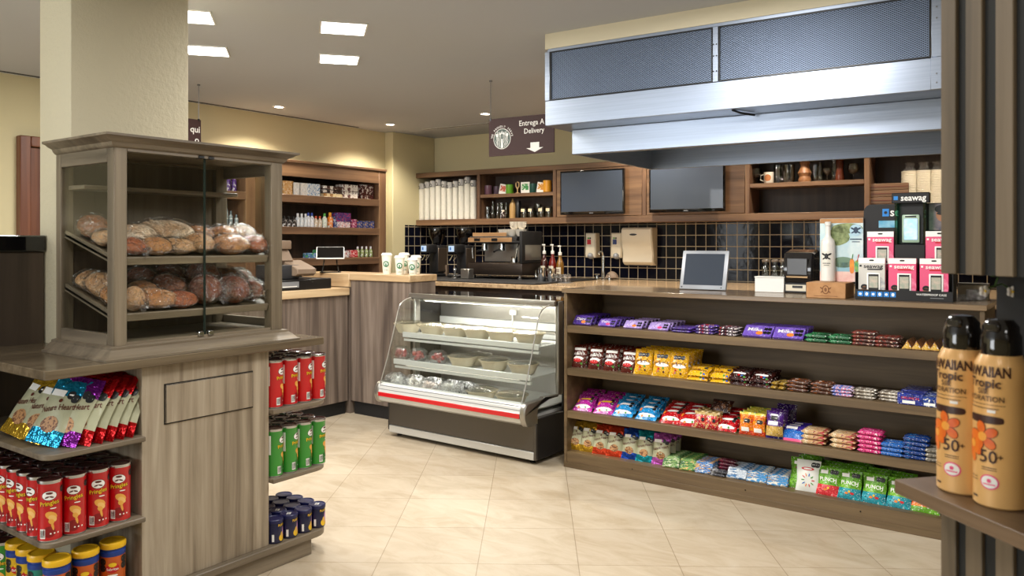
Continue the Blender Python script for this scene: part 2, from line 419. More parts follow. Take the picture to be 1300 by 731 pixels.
dl = E('downlight', 'x', 'ceiling light')
P(MB().lathe([(.058,-.001),(.058,-.006),(.042,-.008),(.040,-.001)], M_WHITE, 24, caps=False), 'trim_ring', dl)
P(MB().lathe([(.0,-.003),(.040,-.0035),(.040,-.001)], M_DOWN, 24), 'lamp', dl)
KD = Kind(dl)
for px, py, lb in ((354,135,'round recessed downlight nearest the column'),(495.5,157.5,'round recessed downlight before the wall pilaster'),(616,144,'round recessed downlight above the hanging brown sign')):
    x, y, z = on_z(px, py, CEIL); o = KD(lb, 'round recessed downlights'); o.location = (x, y, CEIL)
for q, (u, v) in enumerate(((2.9,-.75),(4.3,-.75),(5.5,-.75),(3.0,-2.2))):
    o = KD('round recessed downlight hidden above the %s' % ['second screen','open shelf','cup shelf','counter aisle'][q], 'round recessed downlights'); o.location = B(u, v, CEIL)
# linear slot diffusers
T(MB().box(.35,1.25,-.66,-.62,CEIL-.004,CEIL-.0005,M_DGREY).box(.35,1.25,-.675,-.66,CEIL-.006,CEIL-.0005,M_WHITE,.001).box(.35,1.25,-.62,-.605,CEIL-.006,CEIL-.0005,M_WHITE,.001), 'slot_vent', 'long dark slot vent in the ceiling before the back wall', 'vent', (BO[0],BO[1],0), BR)
T(MB().box(-6.33,-6.30,2.0,5.9,CEIL-.004,CEIL-.0005,M_DGREY).box(-6.345,-6.33,2.0,5.9,CEIL-.006,CEIL-.0005,M_WHITE,.001), 'slot_vent', 'long dark slot vent along the left wall', 'vent')

# ------------------------------------------------------------ hood
hd = E('extractor_hood', 'large stainless steel extractor hood over the candy counter', 'extractor hood', (BO[0],BO[1],0), BR)
U0, U1, V0 = 3.488, 5.96, -3.323
c = MB().box(U0,U1,V0,V0+.02,2.128,2.275,M_STEEL,.003)
c.box(U0,U0+.02,V0+.02,-1.9,2.128,2.579,M_STEEL,.002).box(U1-.02,U1,V0+.02,-1.9,2.128,2.579,M_STEEL,.002)
c.box(U0+.02,U1-.02,V0+.0,V0+.02,2.562,2.579,M_STEEL,.001)
for a, b_ in ((U0,3.521),(4.503,4.533),(5.513,5.56)): c.box(a,b_,V0-.004,V0+.016,2.275,2.562,M_STEEL,.002)
c.box(5.51,5.56,V0-.006,V0+.0,2.13,2.275,M_STEEL,.002)
c.box(U0+.02,U1-.02,V0+.02,-3.06,2.128,2.14,M_STEEL)
P(c, 'canopy', hd)
def mesh_mat():
    m, nt, b = base_mat('filter_mesh')
    tc = nt.nodes.new('ShaderNodeTexCoord'); sp = nt.nodes.new('ShaderNodeSeparateXYZ'); nt.links.new(tc.outputs['Object'], sp.inputs[0])
    outs = []
    for sg in (1,-1):
        a = nt.nodes.new('ShaderNodeMath'); a.operation = 'MULTIPLY_ADD'; a.inputs[1].default_value = sg*.6
        nt.links.new(sp.outputs['X'], a.inputs[0]); nt.links.new(sp.outputs['Z'], a.inputs[2])
        k = nt.nodes.new('ShaderNodeMath'); k.operation = 'MULTIPLY'; k.inputs[1].default_value = 620; nt.links.new(a.outputs[0], k.inputs[0])
        sn = nt.nodes.new('ShaderNodeMath'); sn.operation = 'SINE'; nt.links.new(k.outputs[0], sn.inputs[0]); outs.append(sn.outputs[0])
    mx = nt.nodes.new('ShaderNodeMath'); mx.operation = 'MAXIMUM'; nt.links.new(outs[0], mx.inputs[0]); nt.links.new(outs[1], mx.inputs[1])
    nt.links.new(ramp(nt, mx.outputs[0], [(.1,'#262c36'),(.85,'#76849a')]), b.inputs['Base Color'])
    b.inputs['Metallic'].default_value = .6; b.inputs['Roughness'].default_value = .42
    bump(nt, b, mx.outputs[0], .4, .002)
    return m
MM = mesh_mat()
for a, b_ in ((3.523,4.501),(4.535,5.511)):
    q = P(MB().box(a+.006,b_-.006,V0+.006,V0+.014,2.281,2.556,MM), 'filter_mesh', hd)
    fr = MB()
    for x0,x1,z0,z1 in ((a,b_,2.276,2.282),(a,b_,2.555,2.561),(a,a+.006,2.282,2.555),(b_-.006,b_,2.282,2.555)): fr.box(x0,x1,V0-.001,V0+.012,z0,z1,M_BLACK)
    P(fr, 'gasket', q)
s_ = MB()
L0 = 3.54
s_.box(L0,U1,-3.09,-3.07,1.978,2.128,M_STEEL,.003).box(L0,L0+.02,-3.07,-1.91,1.978,2.128,M_STEEL,.002).box(U1-.02,U1,-3.07,-1.91,1.978,2.128,M_STEEL,.002)
s_.box(L0,U1,-1.91,-1.89,1.978,2.128,M_STEEL,.002).box(L0+.02,U1-.02,-3.07,-1.91,2.112,2.128,M_STEEL)
s_.box(L0+.02,U1-.02,-3.07,-3.045,1.978,1.986,M_STEEL,.001)
P(s_, 'lower_skirt', hd)
P(MB().box(4.0,4.9,-2.6,-2.45,2.07,2.111,M_WHITE,.006).box(4.02,4.88,-2.585,-2.465,2.066,2.07,M_GREY), 'lamp_fitting', hd)
P(MB().tube([B(0,0,0)][0:0]+[(4.60,-3.30,2.124),(4.62,-3.22,2.118),(4.66,-3.12,2.118)], .006, M_BLACK), 'latch', hd)
for u in (4.51,4.526):
    for z in (2.33,2.41,2.47): P(MB().ball(u-.002, V0-.005, z, .004,.003,.004, M_DGREY, 8, 5), 'rivet', hd)
for z in (2.16,2.2,2.45,2.5): P(MB().ball(5.535, V0-.007, z, .004,.003,.004, M_GREY, 8, 5), 'rivet', hd)

# ------------------------------------------------------------ hanging signs
M_SIGN = mat('sign_brown', '#3f2b29', .55, spec=.2); M_SIGNW = mat('sign_white', '#e9e6df', .5); M_SGREEN = mat('emblem_green', '#3d4f45', .5)
def hang_sign(label, loc, rz, w, h, zt, rods):
    e = E('hanging_sign', label, 'sign', loc, rz, None)
    P(MB().box(-w/2,w/2,-.004,.004,zt-h,zt,M_SIGN,.0015), 'board', e)
    for x in rods: P(MB().tube([(x,0,zt-.012),(x,0,CEIL)], .0028, M_GREY, 6).box(x-.009,x+.009,-.007,.007,CEIL-.012,CEIL,M_GREY).box(x-.007,x+.007,-.006,.006,zt-.014,zt+.006,M_BLACK), 'hanging_rod', e)
    return e
sw, sh, zt = .573, .283, 2.374
cu, cv = 2.7325, -2.4
e = hang_sign('brown hanging sign with round emblem, white words and white down arrow', B(cu,cv,0), BR, sw, sh, zt, (-.272,.262))
g = MB(); sf = plane_y(-.0052); cz = zt-.155; cxx = -.165
g.blob(cxx, cz, .077, .077, M_SIGNW, plane_y(-.0046), n=20)
g.blob(cxx, cz, .073, .073, M_SGREEN, plane_y(-.0050), n=20)
# pale wavy strands and a small crown inside the disc
for sg in (-1,1):
    for k in range(5):
        pts = []
        for q in range(9):
            t = q/8; zz = .040-.105*t+.006*k; xx = .008+.010*k+.016*t*(1 if k < 3 else .3)+.003*math.sin(6*t*3.14)
            if math.hypot(xx, zz) < .071: pts.append((cxx+sg*xx, -.0056, cz+zz))
        if len(pts) > 2: g.raw([(x-.0016,y,z) for x,y,z in pts]+[(x+.0016,y,z) for x,y,z in pts], [(i,i+1,len(pts)+i+1,len(pts)+i) for i in range(len(pts)-1)], M_SIGNW)
    g.blob(cxx+sg*.046, cz+.028, .010, .013, M_SIGNW, plane_y(-.0058), n=8, rot=sg*-.5)
for sg in (-1,0,1):
    g.raw([(cxx+sg*.017-.009,-.0058,cz+.038-abs(sg)*.006),(cxx+sg*.017+.009,-.0058,cz+.038-abs(sg)*.006),(cxx+sg*.017,-.0058,cz+.062-abs(sg)*.008)],[(0,1,2)],M_SIGNW)
g.raw([(cxx-.006,-.0058,cz+.0),(cxx+.006,-.0058,cz+.0),(cxx+.011,-.0058,cz-.068),(cxx-.011,-.0058,cz-.068)],[(0,1,2,3)],M_SIGNW)
arc = 'WE PROUDLY SERVE'
for i, ch in enumerate(arc):
    a = R(168-156*i/(len(arc)-1)); 
    if ch != ' ': g.text(ch, cxx+.092*math.cos(a), cz+.092*math.sin(a), .021, M_SIGNW, sf, .01, rot=a-math.pi/2)
g.text('Entrega A', .094, zt-.055, .056, M_SIGNW, sf, .008, wid=.215)
g.text('Delivery', .116, zt-.115, .054, M_SIGNW, sf, .008, wid=.172)
g.raw([(x,-.0052,zt+z) for x,z in ((.085,-.20),(.16,-.20),(.16,-.24),(.195,-.24),(.1225,-.272),(.05,-.24),(.085,-.24))], [(0,1,2,5,6)[::-1],(2,3,4,5)[::-1]], M_SIGNW)
P(g, 'lettering', e)
e2 = hang_sign('brown hanging sign mostly hidden behind the beige column', (-5.6,3.30,0), R(90), sw, sh, zt+.02, (-.27,.268))
P(MB().text('qui', .235, zt-.06, .07, M_SIGNW, sf, .01).text('o', .25, zt-.14, .07, M_SIGNW, sf, .01), 'lettering', e2)
# ============================================================ ISLAND
isl = E('island_counter', 'grey-brown wooden island counter with open shelves built around the beige column', 'counter', (-3.2, 1.9, 0))
IO = Matrix.Translation((3.2, -1.9, 0))
def I(): return MB(IO)
TL, TR, SF = 1.262, 2.495, -2.89
def slab(z0, z1, sf, tl, tr, corner, m):
    b = I()
    b.prism(rounded(-3.498, sf, tl, tr, ('se','ne'), corner), z0, z1, m, 'z', .003)
    b.box(-3.725, -3.498, tl, 1.628, z0, z1, m); b.box(-3.725, -3.498, 2.182, tr, z0, z1, m)
    return b
P(slab(.966, 1.0, SF, TL, TR, .018, W_TOP), 'countertop', isl)
bd = I().box(-3.495, -2.93, 1.627, 2.209, .105, .966, W_PANEL, .002)
P(bd, 'body', isl)
# drawer front standing in a shadow groove
dfr = I().box(-2.9315, -2.9285, 1.717, 2.125, .728, .887, M_BLACK)
dfr.box(-2.93, -2.922, 1.721, 2.121, .732, .883, W_PANEL, .002)
P(dfr, 'drawer_front', isl)
P(I().box(-3.44, -2.915, 1.33, 2.434, 0, .0736, W_DRIFT_Y, .002), 'plinth', isl)
P(slab(.0738, .105, -2.90, TL+.005, 2.542, .085, W_DRIFT_Y), 'base_board', isl)
for z in (.40, .705):
    P(I().prism(rounded(-3.72, -2.90, TL+.004, 1.626, ('se',), .05), z-.02, z, W_DRIFT_Y, 'z', .003), 'shelf', isl)
    P(I().prism(rounded(-3.49, -2.90, 2.2095, 2.542, ('ne',), .09, 8), z-.02, z, W_DRIFT_Y, 'z', .003), 'shelf', isl)

# ------------------------------------------------------------ glazed bread cabinet
dc = E('bread_display_cabinet', 'glazed wooden bread display cabinet standing on the island counter', 'display cabinet', (-3.2, 1.92, 1.0))
DM = Matrix.Translation((3.2, -1.92, -1.0))
def D(): return MB(DM)
x0, x1, y0, y1, zb, zt = -3.42, -2.96, 1.535, 2.305, 1.0005, 1.80
def profile_ring(prof, m):
    """moulding swept round the front and both sides; prof = (outset, z)"""
    b = D(); vs, fs, n = [], [], 4
    for o, z in prof: vs += [(x0, y0-o, z), (x1+o, y0-o, z), (x1+o, y1+o, z), (x0, y1+o, z)]
    for k in range(len(prof)-1):
        for i in range(4): fs.append((k*4+i, k*4+(i+1)%4, (k+1)*4+(i+1)%4, (k+1)*4+i))
    fs += [(3,2,1,0), tuple((len(prof)-1)*4+i for i in range(4))]
    b.raw(vs, fs, m); return b
P(profile_ring([(.055,zb),(.055,zb+.008),(.045,zb+.012),(.03,zb+.03),(.018,zb+.038),(.018,zb+.046),(0.0,zb+.05)], W_DRIFT_Y), 'base_moulding', dc)
P(profile_ring([(.0,1.798),(.004,1.80),(.012,1.808),(.016,1.818),(.032,1.826),(.042,1.834),(.054,1.838),(.054,1.847),(.0,1.847)], W_DRIFT_Y), 'cornice', dc)
fr = D()
PW = .052
for a, b_ in ((y0, y0+PW),(y1-.062, y1)):
    fr.box(x1-.05, x1, a, b_, zb+.048, zt, W_DRIFT, .003)
    fr.box(x0, x0+.042, a, b_, zb+.048, zt, W_DRIFT, .003)
for a, b_ in ((y0, y0+.022),(y1-.022, y1)):
    fr.box(x0+.042, x1-.05, a, b_, zb+.048, zb+.094, W_DRIFT_X, .002); fr.box(x0+.042, x1-.05, a, b_, zt-.055, zt, W_DRIFT_X, .002)
fr.box(x1-.05, x1, y0+PW, y1-.062, zt-.012, zt, W_DRIFT_Y).box(x0, x0+.042, y0+PW, y1-.062, zt-.012, zt, W_DRIFT_Y)
P(fr, 'frame', dc)
P(D().box(x0+.002, x0+.018, y0+PW, y1-.062, zb+.05, zt, wood('cabinet_back', ['#463c2f','#5d5141','#6f6350'], 'z', 22, .5, 6, 21)), 'back_panel', dc)
P(D().box(x0+.02, x1-.004, y0+.024, y1-.024, zb+.049, zb+.06, W_DRIFT_Y), 'floor_board', dc)
P(D().box(x0+.02, x0+.17, y0+.03, y1-.03, 1.655, 1.672, W_DRIFT_Y, .002), 'rear_shelf', dc)
# two tilted shelves, front edge lower
TILT = math.atan2(.100, .37)
SHZ = (1.374, 1.158)
XF = -2.985
for z in SHZ:
    b = MB(DM @ Matrix.Translation((XF, 0, z)) @ Matrix.Rotation(TILT, 4, 'Y'))
    b.box(-.40, -.032, y0+.0135, y1-.0135, -.012, 0, W_DRIFT_Y, .001).box(-.032, 0, y0+.054, y1-.064, -.012, 0, W_DRIFT_Y, .001).box(-.004, .008, y0+.054, y1-.064, -.019, .012, W_DRIFT_Y, .002)
    for yy in (y0+.0135, y1-.0235): b.box(-.40, -.032, yy, yy+.010, -.019, .013, W_DRIFT_X, .001)
    P(b, 'bread_shelf', dc)
for a, b_ in ((y0+.008, y0+.012),(y1-.012, y1-.008)):
    P(D().box(x0+.04, x1-.048, a, b_, zb+.09, zt-.052, M_GLASSD), 'side_pane', dc)
ym = 1.921
for a, b_ in ((y0+PW-.004, ym-.0015),(ym+.0015, y1-.058)):
    g = P(D().box(x1-.016, x1-.011, a, b_, zb+.055, zt-.004, M_GLASSD).box(x1-.0163, x1-.0107, b_-.0026 if a < 1.8 else a, b_ if a < 1.8 else a+.0026, zb+.055, zt-.004, mat('glass_edge','#2c3630',.15)), 'glass_door', dc)
    q = b_-.035 if a < 1.8 else a+.008
    P(D().box(x1-.022, x1+.004, q, q+.026, zb+.055, zb+.075, M_CHROME, .003), 'pivot_clamp', g)
    P(D().box(x1-.022, x1+.004, q, q+.026, zt-.014, zt-.002, M_BLACK, .002), 'pivot_clamp', g, 'small black pivot clamp at the top edge')

# ------------------------------------------------------------ breads
CR = [mat('crust_%s' % n, c, .55, c2=c2, sc=9, bsc=60, bst=.3) for n, c, c2 in
      (('pale','#c08a5a','#d8b083'),('golden','#b06f38','#cf9a63'),('brown','#7a4020','#a56236'),('dark','#5c2a14','#8a4a26'),('red','#974a22','#bd6a38'),('floury','#b98c62','#ecdcc4'))]
def bread(kind, lx, ly, lz, seed, crust, bag=True):
    """a wrapped loaf lying on the ground, local z up"""
    r = random.Random(seed)
    e = E({'round':'round_loaf','long':'long_loaf','roll':'bread_roll'}[kind], 'x', 'bread')
    ph = [r.uniform(0, 6) for _ in range(4)]
    def fn(x, y, z):
        k = 1+.05*math.sin(3*x+ph[0])+.05*math.sin(4*y+ph[1])+.03*math.sin(6*x*y+ph[2])
        if kind == 'long': k *= 1+.10*abs(x)**3
        return k*(.86 if z < -.35 else 1)
    b = MB().ball(0,0,lz*.86, lx, ly, lz, crust, 18, 11, fn)
    if kind == 'long':
        for q in (-.45,-.1,.25): b.ball(q*lx, 0, lz*1.68, lx*.05, ly*.6, lz*.10, CR[5], 8, 5)
    P(b, 'loaf', e)
    if bag:
        def fb(x, y, z):
            k = 1.10+.07*math.sin(9*x+7*z+ph[3])*math.sin(8*y+ph[0])+.05*math.sin(17*y+11*x+ph[1])*math.sin(13*z+ph[2])
            return k*(.80 if z < -.35 else 1)
        w = MB().ball(0,0,lz*.88, lx*1.04, ly*1.05, lz*1.04, M_CELLO, 26, 15, fb)
        # gathered neck of the bag
        a = r.uniform(-.5,.5); w.grid(lambda u, v: (lx*(1.02+.42*v)*math.cos(a)+.0, (lx*.8)*math.sin(a)+ly*(.18+.5*v*v)*math.cos(2*math.pi*u)*.6, lz*.9+lz*(.2+.4*v*v)*math.sin(2*math.pi*u)+.004*math.sin(9*u*6)), 14, 4, M_CELLO)
        P(w, 'clear_bag', e)
    return e
def on_shelf(i, d, y):    # point on tilted shelf i, d back from its front edge
    return (XF-d*math.cos(TILT), y, SHZ[i]+d*math.sin(TILT))
BR_N = 0
def bake(i, d, y, kind, lx, ly, lz, crust, rz, label, stack=0):
    global BR_N; BR_N += 1
    o = bread(kind, lx, ly, lz, 100+BR_N, CR[crust]); o['label'] = label; o['group'] = 'wrapped breads in the glazed cabinet'
    p = on_shelf(i, d, y)
    o.rotation_euler = (Matrix.Rotation(TILT, 4, 'Y') @ Matrix.Rotation(rz, 4, 'Z')).to_euler()
    n = Vector((math.sin(TILT), 0, math.cos(TILT)))
    v = min((Matrix.Rotation(rz,3,'Z') @ q.co).z for c in o.children for q in c.data.vertices)
    o.location = Vector(p)+n*(stack-v+.0005)
    return o
def yb(px, py=310): return on_x(px, py, -3.06)[1]
# upper shelf
Q = [(0,.06,168,'roll',.055,.05,.036,4,.2,'small red-brown wrapped roll by the left post, upper cabinet shelf',0),
 (0,.15,172,'round',.085,.07,.052,5,.4,'white-dusted wrapped loaf behind the left post, upper cabinet shelf',0),
 (0,.055,193,'roll',.065,.05,.040,1,1.4,'golden wrapped roll second from the left in the upper front row',0),
 (0,.19,207,'long',.125,.07,.060,5,1.45,'large white-streaked long loaf lying at the back of the upper shelf',0),
 (0,.065,221,'long',.075,.042,.036,0,1.35,'pale pointed bare-looking roll in the middle of the upper front row',0),
 (0,.07,251,'roll',.06,.055,.046,0,.5,'crinkled pale wrapped roll just left of the glass door joint, upper shelf',0),
 (0,.17,250,'round',.07,.065,.05,1,.1,'golden wrapped loaf behind the glass door joint, upper shelf',0),
 (0,.16,280,'round',.07,.065,.052,1,.3,'golden round wrapped loaf at the back right, upper shelf',0),
 (0,.06,289,'long',.085,.055,.045,1,1.5,'orange-bottomed wrapped long roll right of the glass joint, upper shelf',0),
 (0,.19,304,'round',.065,.06,.05,1,.9,'golden round wrapped loaf in the far back right corner, upper shelf',0),
 (0,.07,322,'round',.06,.058,.042,4,.2,'dark round wrapped loaf at the right end of the upper shelf',0),
 (0,.31,100,'round',.06,.058,.052,2,.2,'brown crinkled wrapped loaf by the left pane, upper shelf',0),
 (0,.19,120,'roll',.05,.045,.036,0,.2,'small pale wrapped roll by the left pane, upper shelf',0),
 # lower shelf
 (1,.335,80,'round',.06,.055,.042,0,.2,'pale wrapped roll at the back by the left pane, lower shelf',0),
 (1,.225,95,'round',.07,.055,.055,0,.4,'large pale wrapped loaf by the left pane, lower shelf',0),
 (1,.115,118,'round',.055,.05,.045,1,.2,'golden wrapped roll nearest the left post, lower shelf',0),
 (1,.055,167,'round',.055,.045,.048,0,.1,'pale wrapped round roll beside the left post, lower front row',0),
 (1,.06,194,'long',.075,.058,.044,1,1.2,'golden oval wrapped loaf second in the lower front row',0),
 (1,.16,178,'roll',.06,.055,.045,1,.8,'golden wrapped roll behind the front row, lower shelf left',0),
 (1,.175,213,'round',.075,.065,.052,2,.5,'dark brown round loaf in the second row, lower shelf middle',0),
 (1,.055,226,'long',.070,.05,.036,4,1.55,'flat shiny reddish loaf in the lower front row',0),
 (1,.07,259,'round',.072,.066,.066,3,.2,'large dark round wrapped loaf left of the glass joint, lower shelf',0),
 (1,.21,252,'round',.085,.07,.075,3,.3,'tall dark wrapped loaf at the back behind the glass joint, lower shelf',0),
 (1,.07,292,'round',.074,.066,.064,3,.6,'large dark round wrapped loaf right of the glass joint, lower shelf',0),
 (1,.20,285,'round',.08,.065,.06,2,.4,'dark wrapped loaf in the back row right, lower shelf',0),
 (1,.08,318,'round',.055,.05,.05,3,.4,'small dark wrapped loaf at the right end of the lower front row',0),
 (1,.22,318,'round',.065,.06,.055,3,.4,'dark wrapped loaf in the back right corner, lower shelf',0),
 (1,.28,178,'round',.07,.06,.055,3,.4,'dim dark loaf at the back left, lower shelf',0),
 (1,.29,214,'round',.07,.06,.06,3,.4,'dim dark loaf at the very back middle, lower shelf',0)]
for q in Q:
    i, d, px = q[0], q[1], q[2]
    x, y, z = on_shelf(i, d, 0)
    y = on_x(px, 308, x)[1]
    ext = max(abs(q[4]*math.sin(q[8])), abs(q[5]*math.cos(q[8])))*1.16
    y = min(max(y, y0+.016+ext), y1-.016-ext)
    bake(i, d, y, *q[3:9], q[9])
# ============================================================ PACKS
def cyl(r, off=.0006):
    """decal surface on an upright cylinder facing -y: arc length, height"""
    return lambda a, b: ((r+off)*math.sin(a/r), -(r+off)*math.cos(a/r), b)
M_YEL = mat('print_yellow', '#f0c420', .4); M_ORG = mat('print_orange', '#e8802a', .4); M_BLKP = mat('print_black', '#101010', .4)
M_WHP = mat('print_white', '#f2f0ea', .45); M_REDP = mat('print_red', '#c4121c', .35); M_GRNP = mat('print_green', '#3f8f2f', .4); M_BRN = mat('print_brown', '#5a2516', .4)
M_BLUP = mat('print_blue', '#1b62b8', .4); M_PNK = mat('print_pink', '#e8477d', .4)
M_CHIP = mat('print_crisp', '#e9a94a', .4)
def octagon(b, x, y, r, surf):
    r *= 1.25
    b.blob(x, y, r, r, M_BLKP, surf, 2.6, 6)
    b.rect(x-r*.6, x+r*.6, y-r*.12, y+r*.22, M_WHP, lambda a, c: tuple(Vector(surf(a, c))), 1)
def crisp_can(col, name):
    r, h = .0385, .214
    e = E('crisp_can', 'x', 'crisps')
    body = mat('can_'+name, col, .3, coat=.3)
    b = MB().lathe([(r-.002,0),(r,.003),(r,.006),(r,h-.012),(r+.0012,h-.010),(r+.0012,h-.004)], body, 28, [M_SILVER,M_SILVER,body,M_SILVER,M_SILVER])
    s = cyl(r); s2 = cyl(r,.0010); s3 = cyl(r,.0014)
    # oval badge, word, crisp, nutrition seals, bar code
    b.blob(0,.162,.0235,.0165,M_BLKP,s,2,10).blob(0,.162,.0222,.0152,M_WHP,s2,2,10)
    b.blob(0,.1705,.011,.0042,M_BRN,s3,2,8).blob(-.007,.157,.0075,.0026,M_BRN,s3,2,6,.35).blob(.007,.157,.0075,.0026,M_BRN,s3,2,6,-.35)
    b.text('Pringles',.0012,.1345,.0212,M_BLKP,s2,.03,wid=.062,rot=.12).text('Pringles',0,.1355,.0208,M_YEL,s3,.012,wid=.060,rot=.12)
    b.blob(.012,.117,.010,.002,M_WHP,s2,3,6)
    b.blob(.006,.092,.020,.013,M_CHIP,s,2,8,-.5).blob(.010,.082,.015,.010,mat('print_crisp_light','#f0c070',.4),s2,2,8,-.7).blob(.006,.072,.010,.008,M_CHIP,s3,2,8,-.9).blob(.010,.056,.004,.016,M_CHIP,s,2,6,.2).blob(.0,.036,.02,.02,mat('can_shade_'+name,{'red':'#8a0a12','green':'#1f6a24'}[name],.35),s,2,6)
    octagon(b,.048,.178,.0095,s2)
    b.rect(-.031,-.013,.014,.047,M_WHP,s,3)
    for k in range(6): b.rect(-.029+.0026*k,-.0278+.0026*k,.018,.043,M_BLKP,s2,1)
    for k in range(3): b.blob(.004+.012*k,.030,.0028,.0028,M_WHP,s,2,5)
    b.rect(-.085,-.06,.10,.185,M_WHP,s,4)
    P(b, 'tube', e)
    lid = mat('can_lid_brown', '#3a1a18', .22, coat=.3)
    P(MB().lathe([(r+.0018,h-.007),(r+.002,h-.001),(r,h),(r-.004,h),(r-.006,h-.003),(0,h-.003)], lid, 28, [M_SILVER,M_SILVER,lid,lid,lid]), 'lid', e)
    return e
LT = (1.306, 1.389, 1.471, 1.553)
red = Kind(crisp_can('#c21018', 'red')); grn = Kind(crisp_can('#2f8f2c', 'green'))
row = ['front row','second row','third row','fourth row','fifth row','sixth row','seventh row','eighth row']
rest = "red crisp can in the shadowed rear rows of the island's left middle shelf"
for j in range(8):
    s = -2.954-.0815*j
    for i, t in enumerate(LT):
        if j > 4 and i > 1: continue
        if j == 0: lb = "red crisp can in the island's left shelf front row, %s from the open corner" % ORD[i]
        elif i == 0: lb = "red crisp can along the island shelf's left edge, %s behind the corner can" % ORD[j-1]
        elif j == 1: lb = "red crisp can in the island's left shelf second row, %s from the left edge" % ORD[i]
        else: lb = "red crisp can deep on the island's left shelf, %s, %s from left edge" % (row[j], ORD[i])
        o = red(lb, "red crisp cans on the island's left shelf")
        put(o, s, t, .40, rz=R(58 if i == 0 and j else 66)+rnd.uniform(-.12,.12)+(R(-45) if (i == 0 and j) else 0))
RT = (2.255, 2.331, 2.407, 2.462)
RT = (2.250, 2.3285, 2.407, 2.4600)
RT = (2.2525, 2.334, 2.4155, 2.497)
for j in range(4):
    for i in range(4):
        s = -2.952-.081*j
        for z, K, cn, lv in ((.705, red, 'red', 'upper'), (.40, grn, 'green', 'middle')):
            o = K("%s crisp can on the island's right %s shelf, %s, %s from the wooden body" % (cn, lv, row[j], ORD[i]), "%s crisp cans on the island's right shelf" % cn)
            put(o, s, RT[i], z, rz=R(118)+rnd.uniform(-.12,.12))
for i, (s, t) in enumerate(((-3.318,1.308),(-3.40,1.308),(-3.318,1.39))):
    put(grn("green crisp can low on the island's left side, %s" % ['next to the yellow canisters','at the picture edge','behind the first one'][i], "green crisp cans at the island's lower left"), s, t, .105, rz=R(28))

# yellow-lidded canisters on the base board
def canister(body, name, word):
    r, h = .043, .222
    e = E('snack_canister', 'x', 'snack canister')
    bm_ = mat('canister_'+name, body, .35, c2=body, coat=.2); blue = mat('canister_blue', '#123a8c', .35)
    b = MB().lathe([(r-.003,0),(r,.004),(r,.172),(r+.001,.174),(r+.001,.19),(r-.002,.192),(r-.002,.204)], bm_, 26, [bm_,bm_,blue,blue,blue,blue])
    s, s2 = cyl(r), cyl(r,.0012)
    b.blob(0,.13,.024,.017,M_REDP,s,2,10).blob(0,.143,.014,.008,M_YEL,s2,2,8).text(word,0,.127,.013,M_WHP,s2,.012,wid=.040)
    b.blob(0,.07,.02,.026,mat('print_peach','#e9b27a',.4),s,2,8).blob(0,.104,.018,.004,M_WHP,s2,3,6)
    octagon(b,.043,.158,.0105,s2); octagon(b,.043,.134,.0105,s2); octagon(b,-.036,.155,.0105,s2); octagon(b,-.036,.131,.0105,s2)
    P(b,'tub',e)
    P(MB().lathe([(r+.0022,.200),(r+.003,.203),(r+.003,.217),(r,.222),(r-.004,.2225),(r-.006,.220),(0,.220)], mat('canister_lid','#e7b51c',.35), 26), 'lid', e)
    return e
co, cy_, cg = Kind(canister('#d9641c','orange','Sabritas')), Kind(canister('#e3b81c','yellow','Sabritas')), Kind(canister('#1c8a7a','teal','Sabritas'))
for K, s, t, lb in ((co,-2.962,1.332,'orange snack canister with yellow lid at the open corner of the base board'),
                    (co,-2.962,1.432,'orange snack canister with yellow lid, second from the corner on the base board'),
                    (co,-2.962,1.532,'orange snack canister with yellow lid nearest the wooden body on the base board'),
                    (cg,-3.056,1.322,'teal snack canister with yellow lid behind the corner canister'),
                    (cy_,-3.148,1.322,'yellow snack canister with yellow lid behind the teal one'),
                    (cy_,-3.24,1.324,'yellow snack canister with yellow lid next to the green crisp cans')):
    put(K(lb, 'yellow-lidded snack canisters under the island'), s, t, .105, rz=R(62))
# blue nut cans on the right base board
def nut_can():
    r, h = .0375, .105
    e = E('nut_can', 'x', 'nut can'); navy = mat('nut_can_navy','#0e1238',.32,coat=.3)
    b = MB().lathe([(r-.002,0),(r,.002),(r,.09),(r-.001,.092)], navy, 26); s, s2 = cyl(r), cyl(r,.0012)
    b.text('PLANTERS',.004,.078,.015,M_YEL,s,.015,wid=.056).blob(.012,.045,.012,.024,mat('print_lilac','#c98fc8',.4),s,2,8)
    b.blob(-.004,.022,.016,.016,M_YEL,s,2,8).blob(-.004,.036,.008,.012,mat('print_nut','#e2b34c',.4),s2,2,8).blob(.016,.018,.010,.011,mat('print_nut','#e2b34c',.4),s2,2,6)
    b.rect(-.052,-.042,.010,.042,M_WHP,s,2)
    P(b,'tin',e); P(MB().lathe([(r+.002,.088),(r+.0025,.091),(r+.0025,.102),(r,.105),(r-.004,.105),(r-.006,.1025),(0,.1025)], mat('nut_lid','#0f154a',.4), 26), 'lid', e)
    return e
kn = Kind(nut_can())
tagm = MB().box(-.013,.013,-.009,.009,0,.0006,M_WHP)
for k in range(4): tagm.box(-.010+.006*k,-.008+.006*k,-.006,.006,.0005,.0008,M_BLKP)
tago = tagm.done('price_sticker'); tag_used = [False]
for j in range(4):
    for i in range(4):
        o = kn("navy nut can on the island's right base board, %s, %s from the wooden body" % (row[j], ORD[i]), 'navy nut cans under the island')
        put(o, -2.952-.0815*j, 2.2525+.0815*i, .105, rz=R(112)+rnd.uniform(-.2,.2))
        if (i, j) in ((3,0),(1,0),(1,1),(0,2)):
            q = tago if not tag_used[0] else dup(tago)
            tag_used[0] = True; q.parent = o; q.location = (0,0,.1028); q.rotation_euler = (0,0,.3)

